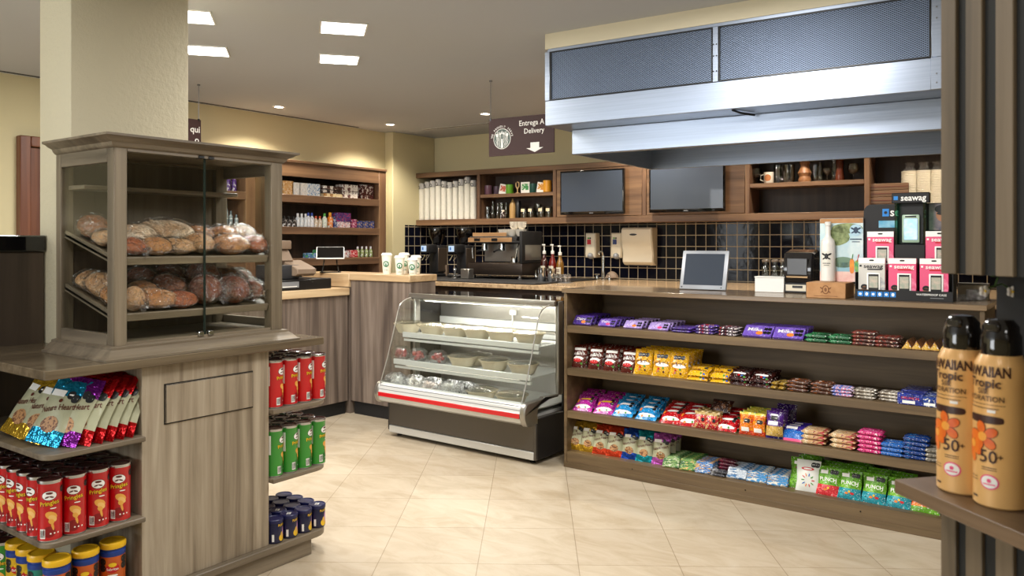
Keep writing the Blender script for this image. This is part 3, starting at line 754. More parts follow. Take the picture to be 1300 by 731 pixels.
# ------------------------------------------------------------ pillow pouches
FOILS = {}
def pouch(name, w, h, d, bands, decals=(), seed=0, nu=8, nv=12, wr=.03, crimp=.05, cat='snack pouch'):
    """bands: [(top height fraction, material)], decals drawn on the front (facing -y)"""
    r = random.Random(seed); ph = [r.uniform(0, 6) for _ in range(6)]
    def thick(u, v):
        vv = min(max((v-crimp)/(1-2*crimp), 0), 1)
        a = max(0, 1-abs(u)**2.4)**.55*max(0, math.sin(math.pi*vv))**.5
        return d/2*a*(1+wr*3*math.sin(5*u+ph[0])*math.sin(7*v+ph[1])+wr*3*math.sin(11*v+3*u+ph[2]))
    def edge(u, v):
        vv = min(max((v-crimp)/(1-2*crimp), 0), 1)
        k = 1-.07*math.sin(math.pi*vv)
        return u*w/2*k+.012*w*math.sin(9*v+ph[3])
    def sf(sgn, off=0):
        def f(u, v): return (edge(u,v), -sgn*(thick(u,v)+off)+.004*math.sin(3*v+ph[4]), v*h)
        return f
    def mf(u, v):
        for t, m in bands:
            if v <= t: return m
        return bands[-1][1]
    b = MB()
    f1, f2 = sf(1), sf(-1)
    b.grid(lambda u, v: f1(2*u-1, v), nu, nv, None, mf); b.grid(lambda u, v: f2(1-2*u, v), nu, nv, None, mf)
    surf = lambda off: (lambda x, y: sf(1, off)(x/(w/2), y/h))
    for k, dcl in enumerate(decals):
        t = dcl[0]; s = surf(.0011+.0004*k*.3)
        if t == 'text': b.text(dcl[1], dcl[2]*w/2, dcl[3]*h, dcl[4]*w, dcl[5], s, .012, wid=dcl[6]*w if len(dcl) > 6 else None, rot=dcl[7] if len(dcl) > 7 else 0)
        elif t == 'oct': octagon(b, dcl[1]*w/2, dcl[2]*h, dcl[3]*w, s)
        elif t == 'dot': b.blob(dcl[1]*w/2, dcl[2]*h, dcl[3]*w, dcl[4]*w, dcl[5], s, 2, 6, dcl[6] if len(dcl) > 6 else 0)
        elif t == 'rect': b.rect((dcl[1]-dcl[3])*w/2, (dcl[1]+dcl[3])*w/2, (dcl[2]-dcl[4])*h, (dcl[2]+dcl[4])*h, dcl[5], s, 3)
    o = b.done(name); tag(o, 'x', cat); return o
M_SAGE = mat('pouch_sage', '#b4b393', .38, c2='#a3a384', sc=10, coat=.3)
M_NUTS = mat('print_nuts', '#6b4023', .5, c2='#b98a5a', sc=90, lo=.45, hi=.5)
def foil(n, c): return mat('foil_'+n, c, .18, .65, bsc=17, bst=1, bd=.03)
F_GOLD, F_CYAN, F_RED, F_PURP, F_BLUE, F_TEAL, F_PINK, F_ORNG = foil('gold','#cfa531'), foil('cyan','#1f8fb5'), foil('red','#c3161b'), foil('purple','#7a1f86'), foil('blue','#1f4fb8'), foil('teal','#1597a8'), foil('pink','#c260c0'), foil('orange','#df4a2a')
def snack_bag(f, seed, w=.152, h=.255, d=.034):
    return pouch('snack_bag', w, h, d, [(.20, f), (.74, M_SAGE), (1, f)],
        [('dot',.05,.28,.26,.2,M_NUTS),('rect',-.35,.74,.42,.05,M_WHP),('oct',.42,.74,.085),('oct',.70,.70,.085),
         ('text','Nature Heart',0,.52,.21,M_BRN,.90,.25),('dot',.05,.63,.05,.05,M_BRN),('rect',.1,.30,.0,.0,M_WHP)], seed, 9, 14, .05)
B_RED = Kind(snack_bag(F_RED, 1)); B_GOLD = Kind(snack_bag(F_GOLD, 2)); B_CYAN = Kind(snack_bag(F_CYAN, 3)); B_PURP = Kind(snack_bag(F_PURP, 4))
# left top shelf of the island: bags leaning back, faces to the camera
ZS = .705
bags = [(B_GOLD,-3.30,1.350,6,'gold-footed snack bag at the left edge of the picture on the top island shelf'),
 (B_GOLD,-3.155,1.345,12,'gold-footed snack bag second from the left on the top island shelf'),
 (B_CYAN,-3.055,1.352,20,'cyan-footed snack bag on the top island shelf'),
 (B_PURP,-3.005,1.380,24,'purple-footed snack bag between the cyan and red ones'),
 (B_RED,-2.985,1.420,26,'red-footed snack bag, frontmost of the red row'),
 (B_RED,-2.985,1.462,28,'red-footed snack bag, second of the red row'),
 (B_RED,-2.985,1.502,28,'red-footed snack bag, third of the red row'),
 (B_RED,-2.985,1.540,30,'red-footed snack bag, fourth of the red row'),
 (B_RED,-2.985,1.576,30,'red-footed snack bag, hindmost of the red row against the wooden side'),
 (B_CYAN,-3.17,1.42,18,'cyan-topped snack bag standing behind the front bags'),
 (B_PURP,-3.16,1.48,24,'purple-topped snack bag standing behind the red row'),
 (B_RED,-3.16,1.535,28,'red-topped snack bag at the back right of the top island shelf'),
 (B_GOLD,-3.29,1.43,8,'gold-topped snack bag in the back row at the left')]
for K, s, t, rz, lb in bags:
    o = K(lb, "snack bags on the island's top left shelf")
    put(o, s, t-.03, ZS, rx=R(-31), ry=R(7), rz=R(rz))
# ============================================================ DELI CASE
de = E('refrigerated_display_case', 'refrigerated steel display case with slanted curved glass and a red stripe', 'display case', (-2.90, 4.245, 0), R(-1))
L = 1.345                                     # local: x 0..-L (right end at 0), y = depth
def yz(b, pts, xa, xb, m, bev=0): return b.prism(pts, xa, xb, m, 'x', bev)
b = MB().box(-L,0,.012,.68,.06,.30,M_CASE,.003)
b.box(-L-.004,-L+.012,0,.66,.045,.30,M_CASED,.003)
P(b, 'base_cabinet', de)
P(MB().box(-L+.01,-.012,.004,.012,.085,.30,M_CASE,.002), 'front_panel', de)
P(MB().box(-.0005,.008,.0,.66,.03,.30,M_CASED,.004).box(-.012,.010,-.002,.016,.03,.30,M_CASE,.003), 'side_panel', de, 'dark side panel with grey front edge')
P(MB().box(-L+.01,-.01,-.002,.03,.03,.082,M_ALU,.003), 'kick_rail', de, 'bright rail along the foot')
ft = [(-L+.06,.06),(-.06,.06),(-L+.06,.6),(-.06,.6)]
for x, y in ft: P(MB().lathe([(.02,0),(.02,.008),(.010,.012),(.010,.06)], M_BLACK, 12, cx=x, cy=y), 'foot', de)
# bumper nose: aluminium with red stripe
nose = [(-.095,.275),(-.118,.29),(-.122,.315),(-.126,.318),(-.130,.352),(-.126,.356),(-.122,.385),(-.10,.408),(-.075,.414),(-.02,.36),(-.02,.275)]
b = MB(); yz(b, nose, -L+.03, -.03, M_ALU)
for (y_, z_) in ((-.112,.396),(-.1215,.372)): b.box(-L+.03,-.03,y_-.003,y_+.002,z_-.002,z_+.002,M_GREY)
P(b, 'bumper_rail', de)
P(MB().box(-L+.03,-.03,-.1335,-.124,.320,.350,M_RED,.002), 'red_stripe', de, 'red plastic stripe')
cap = [(-.13+.055*math.cos(a), .342+.078*math.sin(a)) for a in [R(90+18*i) for i in range(11)]]
cap = [(-.075,.42)]+[(-.085-.052*math.sin(math.pi*i/10), .342+.078*math.cos(math.pi*i/10)) for i in range(11)]+[(.02,.264),(.02,.36),(.10,.42),(.2,.42)]
for xa, xb in ((-.03,.012),(-L-.012,-L+.03)):
    P(yz(MB(), cap, xa, xb, M_STEELW, .008), 'end_cap', de)
# interior tub, back, top
P(MB().box(-L+.03,-.03,-.08,.66,.30,.315,M_ALU).box(-L+.03,-.03,.02,.66,.345,.352,M_ALU), 'deck', de)
P(MB().box(-L+.02,-.02,.56,.60,.32,1.0,M_STEELW,.002).box(-L+.02,-.02,.545,.56,.80,.86,M_ALU,.004).box(-L+.02,-.02,.548,.56,.74,.78,M_ALU,.004), 'rear_wall', de)
P(MB().box(-L,-.0,.24,.70,1.018,1.046,M_BLKGL,.002), 'top_panel', de, 'black glossy top')
P(MB().box(-L-.004,.004,.215,.245,1.012,1.052,M_STEELW,.006,2), 'top_rail', de)
post = [(.235,1.045),(.30,1.045),(.325,1.02),(.325,.46),(.30,.425),(.20,.418),(.20,.405),(.33,.405),(.35,.42),(.35,1.03),(.325,1.052),(.235,1.052)]
for xa, xb in ((-.022,.006),(-L-.006,-L+.022)):
    P(MB().box(xa,xb,.265,.325,.415,1.045,M_STEELW,.008,2).box(xa,xb,.10,.27,.405,.425,M_STEELW,.006), 'side_post', de)
P(MB().box(-.010,.004,.325,.66,.30,1.018,M_CASED,.002), 'rear_side', de, 'dark rear side sheet')
P(MB().box(-L-.004,-L+.010,.325,.66,.30,1.018,M_CASED,.002), 'rear_side', de, 'dark rear side sheet')
gp = [(-.105,.412),(-.03,.60),(.035,.80),(.075,.93),(.093,.965),(.125,.995),(.165,1.012),(.215,1.022)]
def off(p, t):
    o = []
    for i, (y, z) in enumerate(p):
        a = p[max(0,i-1)]; c = p[min(len(p)-1,i+1)]; d = Vector((c[0]-a[0], c[1]-a[1])).normalized(); o.append((y+d.y*t, z-d.x*t))
    return o
b = MB(); i2 = off(gp, .005)
yz(b, gp+i2[::-1], -L+.035, -.035, M_GLASS); P(b, 'front_glass', de)
for xa in (-.033, -L+.026):
    g = P(yz(MB(), gp+[(.265,1.02),(.265,.42)], xa, xa+.006, M_GLASS), 'side_glass', de)
    P(MB().tube([(xa+.003, y-.002, z) for y, z in gp], .0042, M_STEELW, 6), 'edge_trim', g)
trays = ((.75,.115,.45),(.56,.02,.45))
for z, ya, yb_ in trays:
    P(MB().box(-L+.05,-.05,ya,yb_,z-.006,z,M_ALU).box(-L+.045,-.045,ya-.012,ya,z-.022,z+.018,M_ALU,.003).box(-L+.05,-.05,ya-.004,ya+.02,z-.05,z-.03,M_ALU,.003), 'wire_shelf', de)
M_LAMP = mat('case_lamp', '#fff7e8', .5, emit=EM_CASE)
P(MB().box(-L+.12,-.12,.25,.275,.998,1.012,M_WHITE,.003).box(-L+.14,-.14,.252,.273,.994,.998,M_LAMP), 'lamp', de)
P(MB().box(-L+.14,-.14,.03,.05,.534,.548,M_WHITE,.002).box(-L+.15,-.15,.032,.048,.532,.534,mat('case_lamp_dim','#fff7e8',.5,emit=1.2)), 'shelf_lamp', de)
P(MB().box(-.62,-.56,.54,.56,.90,.94,M_WHITE,.005).tube([(-.59,.54,.90),(-.585,.535,.86),(-.60,.53,.82)], .004, M_WHITE), 'thermostat', de)
DE = Matrix.Translation((-2.90,4.245,0)) @ Matrix.Rotation(R(-1),4,'Z')
def dpos(x, y, z): v = DE @ Vector((x,y,z)); return v.x, v.y, v.z
M_FOAM = mat('foam_bowl', '#d9cdb4', .6); M_LIDC = film('lid_clear', '#f2efe6', .25, .15, .3, 25)
def bowl():
    e = E('food_bowl', 'x', 'food bowl')
    P(MB().lathe([(.058,0),(.062,.003),(.086,.058),(.094,.060),(.094,.064),(.082,.062),(.06,.02),(0,.018)], M_FOAM, 26), 'bowl', e)
    P(MB().lathe([(.095,.062),(.096,.067),(.086,.070),(.070,.078),(0,.080)], M_LIDC, 26), 'clear_lid', e)
    P(MB().lathe([(0,.05),(.077,.05)][::-1], mat('salad','#7d6a4a',.7,c2='#4a5a2a',sc=60), 20, caps=False).lathe([(.077,.05),(.05,.058),(0,.06)], MATS['salad'], 20), 'food', e)
    return e
kb = Kind(bowl())
def dpx(px, y):    # local x in the case for a picture column
    best = None
    for i in range(280):
        x = -L*i/279; w = dpos(x, y, .7); X = CA*w[0]+SA*w[1]; Y = -SA*w[0]+CA*w[1]
        p = 650+FPX*X/Y
        if best is None or abs(p-px) < best[0]: best = (abs(p-px), x)
    return best[1]
for n, (px, z, y) in enumerate(((517,.751,.21),(549,.751,.21),(579,.751,.21),(607,.751,.21),(637,.751,.21),(672,.751,.21),(588,.561,.12),(628,.561,.12),(664,.561,.12),(606,.561,.25),(612,.353,.06),(650,.353,.05))):
    lb = ['%s foam bowl from the left on the top shelf of the display case' % ORD[n]][0] if n < 6 else ['left lidded foam bowl on the middle shelf of the display case','middle lidded foam bowl on the middle shelf of the display case','right lidded foam bowl on the middle shelf of the display case','foam bowl in the back row on the middle shelf','left shallow bowl on the case bottom beside the dark grapes','right shallow bowl at the bottom right of the display case'][n-6]
    o = kb(lb, 'lidded foam bowls in the display case'); o.scale = (1.2,1.2,1.15)
    x, yy, zz = dpos(dpx(px, y), y, z); put(o, x, yy, zz, rz=n*.7)
def fruit_cup():
    e = E('fruit_cup', 'x', 'fruit cup'); r = random.Random(3)
    P(MB().lathe([(.042,0),(.052,.055),(.054,.056),(.054,.060),(.030,.080),(0,.083)], M_CLEARPL, 22), 'clear_cup', e)
    b = MB()
    for k in range(16): 
        a = r.uniform(0,6.28); q = r.uniform(0,.03); b.ball(q*math.cos(a), q*math.sin(a), r.uniform(.014,.056), .012,.012,.012, mat('strawberry','#b5231a',.3,c2='#7c120f',sc=90), 8, 6)
    P(b, 'red_fruit', e); return e
kf = Kind(fruit_cup())
for n, px in enumerate((509,531,556)):
    o = kf('clear cup of red fruit on the case middle shelf, %s from the left' % ORD[n], 'cups of red fruit in the display case'); o.scale = (1.35,1.35,1.2); x, y, z = dpos(dpx(px,.11), .11, .561); put(o, x, y, z, rz=n)
def clam(cm, n):
    e = E('clear_package', 'x', 'packaged food'); r = random.Random(n)
    P(MB().ball(0,0,.046,.088,.062,.048,M_WRAPW,18,9,lambda x,y,z: (1+.1*math.sin(9*x+n)*math.sin(8*y))*(.9 if z < -.3 else 1)), 'clear_wrap', e)
    b = MB()
    for k in range(14): b.ball(r.uniform(-.055,.055), r.uniform(-.032,.032), r.uniform(.018,.066), .016,.016,.016, cm, 8, 6)
    P(b, 'fruit', e); return e
for n, (px, c_, lb) in enumerate(((503,'#d9d6cc','pale wrapped package at the far left of the case bottom'),(527,'#dcd8ce','pale wrapped package second from the left on the case bottom'),(548,'#d8c6bb','wrapped package with pinkish fruit on the case bottom'),(574,'#d5d2c8','pale wrapped package left of the dark grapes'),(592,'#25262e','package of dark grapes on the case bottom'))):
    o = clam(mat('packed_%d' % n, c_, .4), n); o.scale = (1.15,1.1,1.3); o['label'] = lb; x, y, z = dpos(dpx(px,.04), .04, .353); put(o, x, y, z, rz=.2*n)

# ============================================================ REGISTER COUNTERS
rc = E('register_counter', 'grey striped wood register counter with pale top at the left wall', 'counter', (-5.05, 3.5, 0))
def C(): return MB(Matrix.Translation((5.05,-3.5,0)))
P(C().box(-5.62,-5.06,2.5,4.61,.11,1.0,W_SLAT,.002), 'body', rc)
P(C().box(-5.60,-5.09,2.52,4.61,0,.11,M_MATTE), 'plinth', rc)
P(C().box(-5.66,-5.035,2.48,4.61,1.0,1.062,W_MAPLE,.004), 'countertop', rc)
bl = E('tall_counter_block', 'tall striped wood counter block with pale top carrying paper cups', 'counter', (-4.7, 4.62, 0))
def K_(): return MB(Matrix.Translation((4.7,-4.62,0)))
P(K_().box(-5.045,-4.36,4.63,4.93,.11,1.125,W_SLAT,.002), 'body', bl)
P(K_().box(-5.02,-4.38,4.65,4.92,0,.11,M_MATTE), 'plinth', bl)
P(K_().box(-5.05,-4.352,4.615,4.94,1.125,1.18,W_MAPLE_X,.004), 'countertop', bl)
P(K_().box(-5.66,-5.052,4.615,4.94,1.065,1.18,W_MAPLE_X,.004), 'side_ledge', bl)
P(K_().box(-5.62,-5.052,4.63,4.93,0,1.063,W_SLAT), 'side_body', bl)
# paper cups with green emblem
M_CUP = mat('cup_cream', '#e6e2d2', .5); M_EMB = mat('cup_emblem', '#1f6b48', .5)
def cup(h, r0, r1):
    e = E('paper_cup', 'x', 'cup')
    b = MB().lathe([(r0,0),(r0+.001,.004),(r1,h),(r1+.003,h+.001),(r1+.003,h+.004),(r1,h+.005)], M_CUP, 24)
    zc = h*.55; rm = r0+(r1-r0)*.55
    s = cyl(rm+.0022); b.blob(0,zc,.024,.024,M_EMB,s,2,10); s2 = cyl(rm+.0028)
    b.blob(0,zc,.015,.015,M_CUP,s2,2,8); b.blob(0,zc-.004,.006,.013,M_EMB,cyl(rm+.0034),2,6)
    for k in range(3): b.rect(-.004+.01*k-.006,-.001+.01*k-.006,zc-.055,zc-.045,M_EMB,cyl(rm-.0005),1)
    P(b, 'cup', e)
    P(MB().lathe([(r1+.0045,h),(r1+.005,h+.006),(r1+.001,h+.010),(r1-.004,h+.020),(r1-.008,h+.021),(r1-.010,h+.018),(0,h+.018)], M_WHITE, 24), 'lid', e)
    return e
for px, sz, rz, lb, y in ((491,(.155,.030,.042),55,'tallest paper cup with green emblem, leftmost on the tall counter block',4.70),(507.5,(.135,.029,.041),60,'middle paper cup with green emblem on the tall counter block',4.685),(524,(.118,.028,.040),52,'smallest paper cup with green emblem, right end of the tall counter block',4.70),(513,(.155,.030,.042),75,'paper cup half hidden behind the middle cup on the counter block',4.85),(528,(.135,.030,.041),75,'paper cup half hidden behind the smallest cup on the counter block',4.84)):
    o = cup(*sz); o['label'] = lb; o['group'] = 'paper cups on the counter block'; put(o, on_y(px,340,y)[0], y, 1.18, rz=R(rz-20))
# cash register
M_TAUPE = mat('register_taupe', '#7d6a58', .5)
cr = E('cash_register', 'taupe and black receipt printer register with raised display on the register counter', 'cash register', (-5.32, 4.13, 1.062))
P(MB().box(-.2,.22,-.22,.34,0,.085,M_BLACK,.006).box(.2205,.223,-.18,.0,.02,.07,M_GREY,.001).box(.223,.2245,-.16,-.02,.028,.034,M_WHITE), 'cash_drawer', cr)
P(MB().box(-.12,.16,-.16,.06,.086,.20,M_DGREY,.012,2), 'printer', cr)
P(MB().prism([(.04,.11),(.20,.11),(.23,.13),(.23,.165),(.19,.185),(.04,.235)], -.02, .17, M_TAUPE, 'y', .006), 'printer_cover', cr)
P(MB().prism([(-.02,.20),(.05,.20),(.08,.235),(.01,.33),(-.02,.33)], -.06, .06, M_TAUPE, 'y', .004).box(.0,.045,-.13,.07,.325,.395,M_TAUPE,.008,2), 'customer_display', cr)
wt = E('small_tablet', 'small tablet on a folding stand on the ledge beyond the cash register', 'tablet', (-5.38, 4.70, 1.18), R(48))
P(MB(Matrix.Translation((0,0,.17)) @ Matrix.Rotation(R(-50),4,'X')).box(-.12,.12,-.005,.005,-.08,.08,M_WHITE,.004).box(-.112,.112,-.0065,-.0045,-.07,.072,M_BLKGL), 'screen', wt)
st_ = MB().box(-.09,.09,-.08,.09,0,.006,M_BLACK,.002)
for sx in (-1,1): st_.tube([(sx*.07,-.07,.006),(sx*.055,.07,.09),(sx*.05,.0,.165)], .006, M_BLACK, 6).tube([(sx*.07,.08,.006),(sx*.055,-.06,.09),(sx*.05,.03,.165)], .006, M_BLACK, 6)
P(st_, 'stand', wt)
lb_ = E('leaning_scanner', 'dark handheld scanner standing left of the cash register', 'scanner', (-5.2, 3.62, 1.062), R(60))
P(MB().box(-.04,.04,-.05,.05,0,.02,M_BLACK,.006).tube([(0,.02,.02),(0,.0,.12),(0,-.03,.16)], [.016,.016,.02], M_BLACK, 10).ball(0,-.045,.175,.03,.045,.022,M_DGREY,12,8), 'body', lb_)
P(MB().box(-.018,.018,-.052,-.0505,.004,.016,M_WHITE), 'sticker', lb_)

# ============================================================ LEFT WALL SHELF UNITS
def wall_unit(label, ya, yb_):
    e = E('wall_shelf_unit', label, 'shelf unit', (-6.2, (ya+yb_)/2, 0)); q = Matrix.Translation((6.2, -(ya+yb_)/2, 0))
    xb, xf = -6.376, -6.03
    P(MB(q).box(xb,xb+.015,ya,yb_,.0,2.19,W_DARK), 'back_panel', e)
    for a in (ya, yb_-.10): P(MB(q).box(xb,xf,a,a+(.03 if a == ya else .10),0,2.19,W_WALNUT_Z,.002), 'side_panel', e)
    P(MB(q).box(xb,xf+.008,ya-.01,yb_+.01,2.19,2.215,W_WALNUT_Y,.003), 'top_board', e)
    P(MB(q).box(xf-.022,xf,ya+.03,yb_-.10,2.06,2.19,W_WALNUT_Y,.002), 'header', e)
    for z in (1.89,1.59,1.29): P(MB(q).box(xb+.015,xf+.002,ya+.03,yb_-.10,z-.07,z,W_WALNUT_Y,.002), 'shelf', e)
    return e
wall_unit('dark walnut wall shelf unit with small goods behind the register counter', 4.60, 6.03)
wall_unit('dark walnut wall shelf unit seen through the bread cabinet glass', 3.20, 4.40)
def pk(name, w, d, h, base, c2, c3, cat='package', bev=.004, sc=60): 
    return tag(MB().box(-w/2,w/2,-d/2,d/2,0,h,wrap('%s_%s' % (name, base.strip('#')), base, c2, c3, sc),bev).done(name), 'x', cat)
def bottle(name, r, h, col, capc, cat='bottle'):
    e = E(name, 'x', cat)
    P(MB().lathe([(r*.9,0),(r,.004),(r,h*.62),(r*.5,h*.75),(r*.42,h*.8)], wrap('btl_'+col.strip('#'), col, '#f4f2ee', col, 45), 16), 'body', e)
    P(MB().lathe([(r*.5,h*.79),(r*.52,h*.98),(r*.45,h)], mat('cap_'+capc.strip('#'), capc, .4), 14), 'cap', e); return e
WS = 'goods on the wall shelves behind the register'
def wput(o, px, z, lb, x=-6.13, rz=90, g=WS):
    o['label'] = lb; o['group'] = g; put(o, x, on_x(px, 300, x)[1], z, rz=R(rz)); return o
# top shelf
wput(pk('paper_pack',.12,.10,.13,'#d9a96a','#f2dfc0','#c98f4a'),362,1.89,'tan paper pack at the left end of the top wall shelf')
for i, px in enumerate((372,381)): wput(pk('tissue_pack',.10,.10,.12,'#f0eee6','#dfe3e6','#ffffff'),px,1.89,'white tissue pack on the top wall shelf, %s' % ['beside the tan pack','beside the blue and white pack'][i])
wput(pk('tissue_box',.16,.10,.12,'#dfe8ee','#3f86c0','#ffffff'),394,1.89,'blue and white tissue pack on the top wall shelf')
for i,(px,dz,base,c2) in enumerate(((418,0,'#e8d5a8','#a5763d'),(418,.035,'#3c2a24','#e5ddd3'),(418,.075,'#4a2f27','#f0ece4'),(440,0,'#efe9df','#5f1d1d'),(440,.07,'#ece6dc','#5b2a26'))):
    o = wput(pk('biscuit_pack',.24 if i<3 else .2,.12,.035 if i<3 else .068,base,c2,base,sc=30),px,1.89+dz,['cream biscuit pack, lowest of the left pile on the top wall shelf','dark biscuit pack, middle of the left pile on the top wall shelf','dark biscuit pack on top of the left pile, top wall shelf','white biscuit pack under another on the top wall shelf','white biscuit pack upper of two on the top wall shelf'][i])
wput(pk('coffee_pack',.16,.10,.15,'#5a201c','#ece6dc','#3a1512',sc=30),463,1.89,'maroon and white coffee pack at the right end of the top wall shelf')
# middle shelf
for i, px in enumerate((361,367,373)): wput(bottle('black_jar',.028,.10,'#241a16','#141210'),px,1.59,'%s black jar from the left on the middle wall shelf' % ORD[i])
for i, px in enumerate((376,381,386)): wput(bottle('white_bottle',.022,.13,'#d9dde0','#e8e8e8'),px+2,1.59,'%s pale bottle of three on the middle wall shelf' % ORD[i])
for i, px in enumerate((390.5,395)): wput(bottle('blue_capped_bottle',.022,.14,'#e2e4ea','#1c3f9c'),px+1,1.59,'%s white bottle with blue cap on the middle wall shelf' % ['left','right'][i])
for i, px in enumerate((400,405)): wput(bottle('speckled_bottle',.022,.11,'#d8c3a8','#c8502a'),px+1,1.59,'%s speckled beige bottle with red cap on the middle wall shelf' % ['left','right'][i])
wput(bottle('green_bottle',.026,.14,'#dfe9d8','#4a9a3a'),412,1.59,'white bottle with green cap on the middle wall shelf')
wput(bottle('orange_bottle',.030,.15,'#e88420','#e8a020'),419,1.59,'orange bottle on the middle wall shelf')
wput(pk('box_pack',.06,.05,.11,'#1d2a5c','#c4d0e6','#2a3f8a'),424.5,1.59,'narrow navy box beside the orange bottle')
wput(pk('box_pack',.16,.10,.06,'#f0e4e4','#b8244a','#3a2a6a'),433,1.59,'white and red box under the tall purple box')
wput(pk('box_pack',.18,.10,.09,'#4a2a6a','#c03a6a','#2f4a9a'),433,1.6505,'purple and pink box on top of the white and red box')
wput(pk('box_pack',.07,.08,.09,'#a82a5c','#e8c8d8','#5a2a6a'),446.5,1.59,'magenta small box on the middle wall shelf')
for i, px in enumerate((454,461.5,469)): wput(pk('blue_carton',.07,.08,.075,'#1f3f8f','#c9a86a','#16306e'),px,1.59,'%s blue carton from the left at the right end of the middle wall shelf' % ORD[i])
# lower shelf
wput(pk('box_pack',.13,.08,.05,'#3f6ab0','#5fae4a','#e0e6ee'),394.5,1.29,'blue and green pack at the left of the lower wall shelf')
wput(pk('green_pack',.16,.08,.04,'#2f7a4a','#e4ebe2','#1d5a34'),408,1.29,'green pack under another on the lower wall shelf'); wput(pk('green_pack',.16,.08,.04,'#3a8a52','#e4ebe2','#1d5a34'),408,1.331,'green pack on top of another on the lower wall shelf')
wput(pk('box_pack',.10,.08,.05,'#5a4a8a','#d8d2e4','#8a2a4a'),421,1.29,'violet pack on the lower wall shelf')
for i, px in enumerate((430,437)): wput(pk('box_pack',.065,.08,.07,'#e8e2dc','#a83a4a','#3a3a5a'),px,1.29,'%s white and red pack on the lower wall shelf' % ['left','right'][i])
wput(pk('red_pack',.10,.08,.075,'#c4202c','#e8d8d4','#8a1018'),446.5,1.29,'bright red pack on the lower wall shelf')
for i, px in enumerate((454,459.5,465,470.5)): wput(bottle('deodorant',.020,.11,'#8fa05a','#d9d4d8'),px,1.29,'%s green stick with pale cap at the right of the lower wall shelf' % ORD[i])
for i, px in enumerate((282,289.5,297)): wput(bottle('purple_can',.022,.16,'#5a2a8a','#4a1f7a'),px,1.89,'%s purple can on the shelf seen through the bread cabinet' % ORD[i], g='goods seen through the bread cabinet')
for i, (px, hh) in enumerate(((281,.10),(287,.20),(293,.13),(300,.10))): wput(bottle('glass_bottle',.018,hh,'#7f8f94','#5a6a70'),px,1.59,'%s pale glass bottle on the shelf seen through the bread cabinet' % ORD[i], g='goods seen through the bread cabinet')

# ============================================================ BACK COUNTER
G = 1.07
gc = E('stone_back_counter', 'long back counter with pale granite top along the tiled wall', 'counter', (-3, 6.4, 0))
gq = Matrix.Translation((3,-6.4,0))
M_GRAN = mat('pale_granite', '#c8ab86', .22, c2='#8d7254', sc=45, lo=.4, hi=.75, coat=.2)
bk = [(-6.0,5.70),(1.2,5.70),(1.2,7.41),(-6.0,7.045)]
P(MB(gq).prism(bk, G-.04, G, M_GRAN, 'z', .003), 'countertop', gc)
P(MB(gq).prism([(-6.0,5.76),(1.2,5.76),(1.2,7.40),(-6.0,7.03)], 0, G-.04, wood('back_counter_wood',['#241a13','#36281e','#43342a'],'z',18,.45,6,31)), 'body', gc)
def bpos(px, py, v, z=G):
    """point with frame-B depth v seen in picture column px"""
    r = ray(px, py); o = MBACK.inverted() @ Vector((0,0,0)); w = MBACK.inverted() @ Vector((r[0],r[1],0)); d_ = w-o
    k = (v-o.y)/d_.y; return (k*r[0], k*r[1], z)
def bput(o, px, v, lb, z=G, rz=0, g=None, rx=0):
    if lb: o['label'] = lb
    if g: o['group'] = g
    x, y, _ = bpos(px, 340, v); put(o, x, y, z, rx=rx, rz=BR+R(rz)); return o
# espresso machine
T(MB(gq).prism([(B(.28,-1.12)[0],5.735),(B(2.28,-1.12)[0],5.735),(B(2.28,-.30)[0],B(2.28,-.30)[1]),(B(.28,-.30)[0],B(.28,-.30)[1])], G+.0004, G+.012, M_MATTE, 'z', .002), 'counter_mat', 'thin black mat under the coffee machine and grinders', 'mat', (-3,6.4,0))
# machine body
em = E('espresso_machine', 'dark two-group espresso machine with wooden trim and cups on top', 'coffee machine')
M_EM = mat('machine_grey','#3c332d',.35,.6); M_TRIM = mat('machine_wood','#8f6a46',.4,c2='#ad875e',sc=14,stretch=(.2,1,1))
P(MB().box(-.33,.33,-.14,.24,.045,.185,M_EM,.012,2).box(-.31,.31,-.135,-.02,.186,.19,M_CHROME), 'drip_base', em)
P(MB().box(-.25,.33,.05,.24,.185,.42,M_MATTE,.008).box(-.24,.30,.044,.05,.2,.41,M_STEELW), 'rear_body', em)
P(MB().box(-.32,.31,-.15,.24,.42,.445,M_MATTE,.004).box(-.30,.27,-.14,.22,.445,.50,M_DGREY,.006), 'head', em)
P(MB().box(-.31,.22,-.152,-.145,.432,.485,M_TRIM,.002).box(-.29,.12,-.10,-.09,.50,.545,M_TRIM,.002), 'wood_trim', em, 'wooden trim strips')
P(MB().box(.30,.335,-.15,.24,.185,.56,M_MATTE,.012,2).box(.336,.339,-.10,.2,.22,.40,M_STEELW,.002), 'right_side', em)
for x in (-.16,.05):
    b = MB().lathe([(.03,.42),(.032,.36),(.034,.355),(.034,.33),(.026,.325)][::-1], M_CHROME, 16, cx=x, cy=-.07).tube([(x,-.10,.342),(x+.02,-.20,.335),(x+.02,-.24,.32)], [.009,.010,.012], M_BLACK, 8)
    P(b, 'group_head', em)
    P(MB().box(x-.07,x+.0,-.158,-.150,.445,.478,M_BLACK,.002), 'button_pad', em)
P(MB().tube([(-.26,-.10,.42),(-.265,-.14,.36),(-.25,-.15,.24)], .006, M_CHROME, 8), 'steam_wand', em); P(MB().tube([(.27,-.10,.42),(.275,-.14,.36),(.26,-.15,.24)], .006, M_CHROME, 8), 'steam_wand', em)
P(MB().lathe([(.04,.192),(.034,.24),(.036,.26),(.034,.262)], M_CHROME, 16, cx=.19, cy=-.06), 'milk_pitcher', em)
for x in (-.28,.28):
    for y in (-.1,.2): P(MB().lathe([(.022,0),(.022,.01),(.014,.015),(.014,.045)], M_CHROME, 12, cx=x, cy=y), 'foot', em)
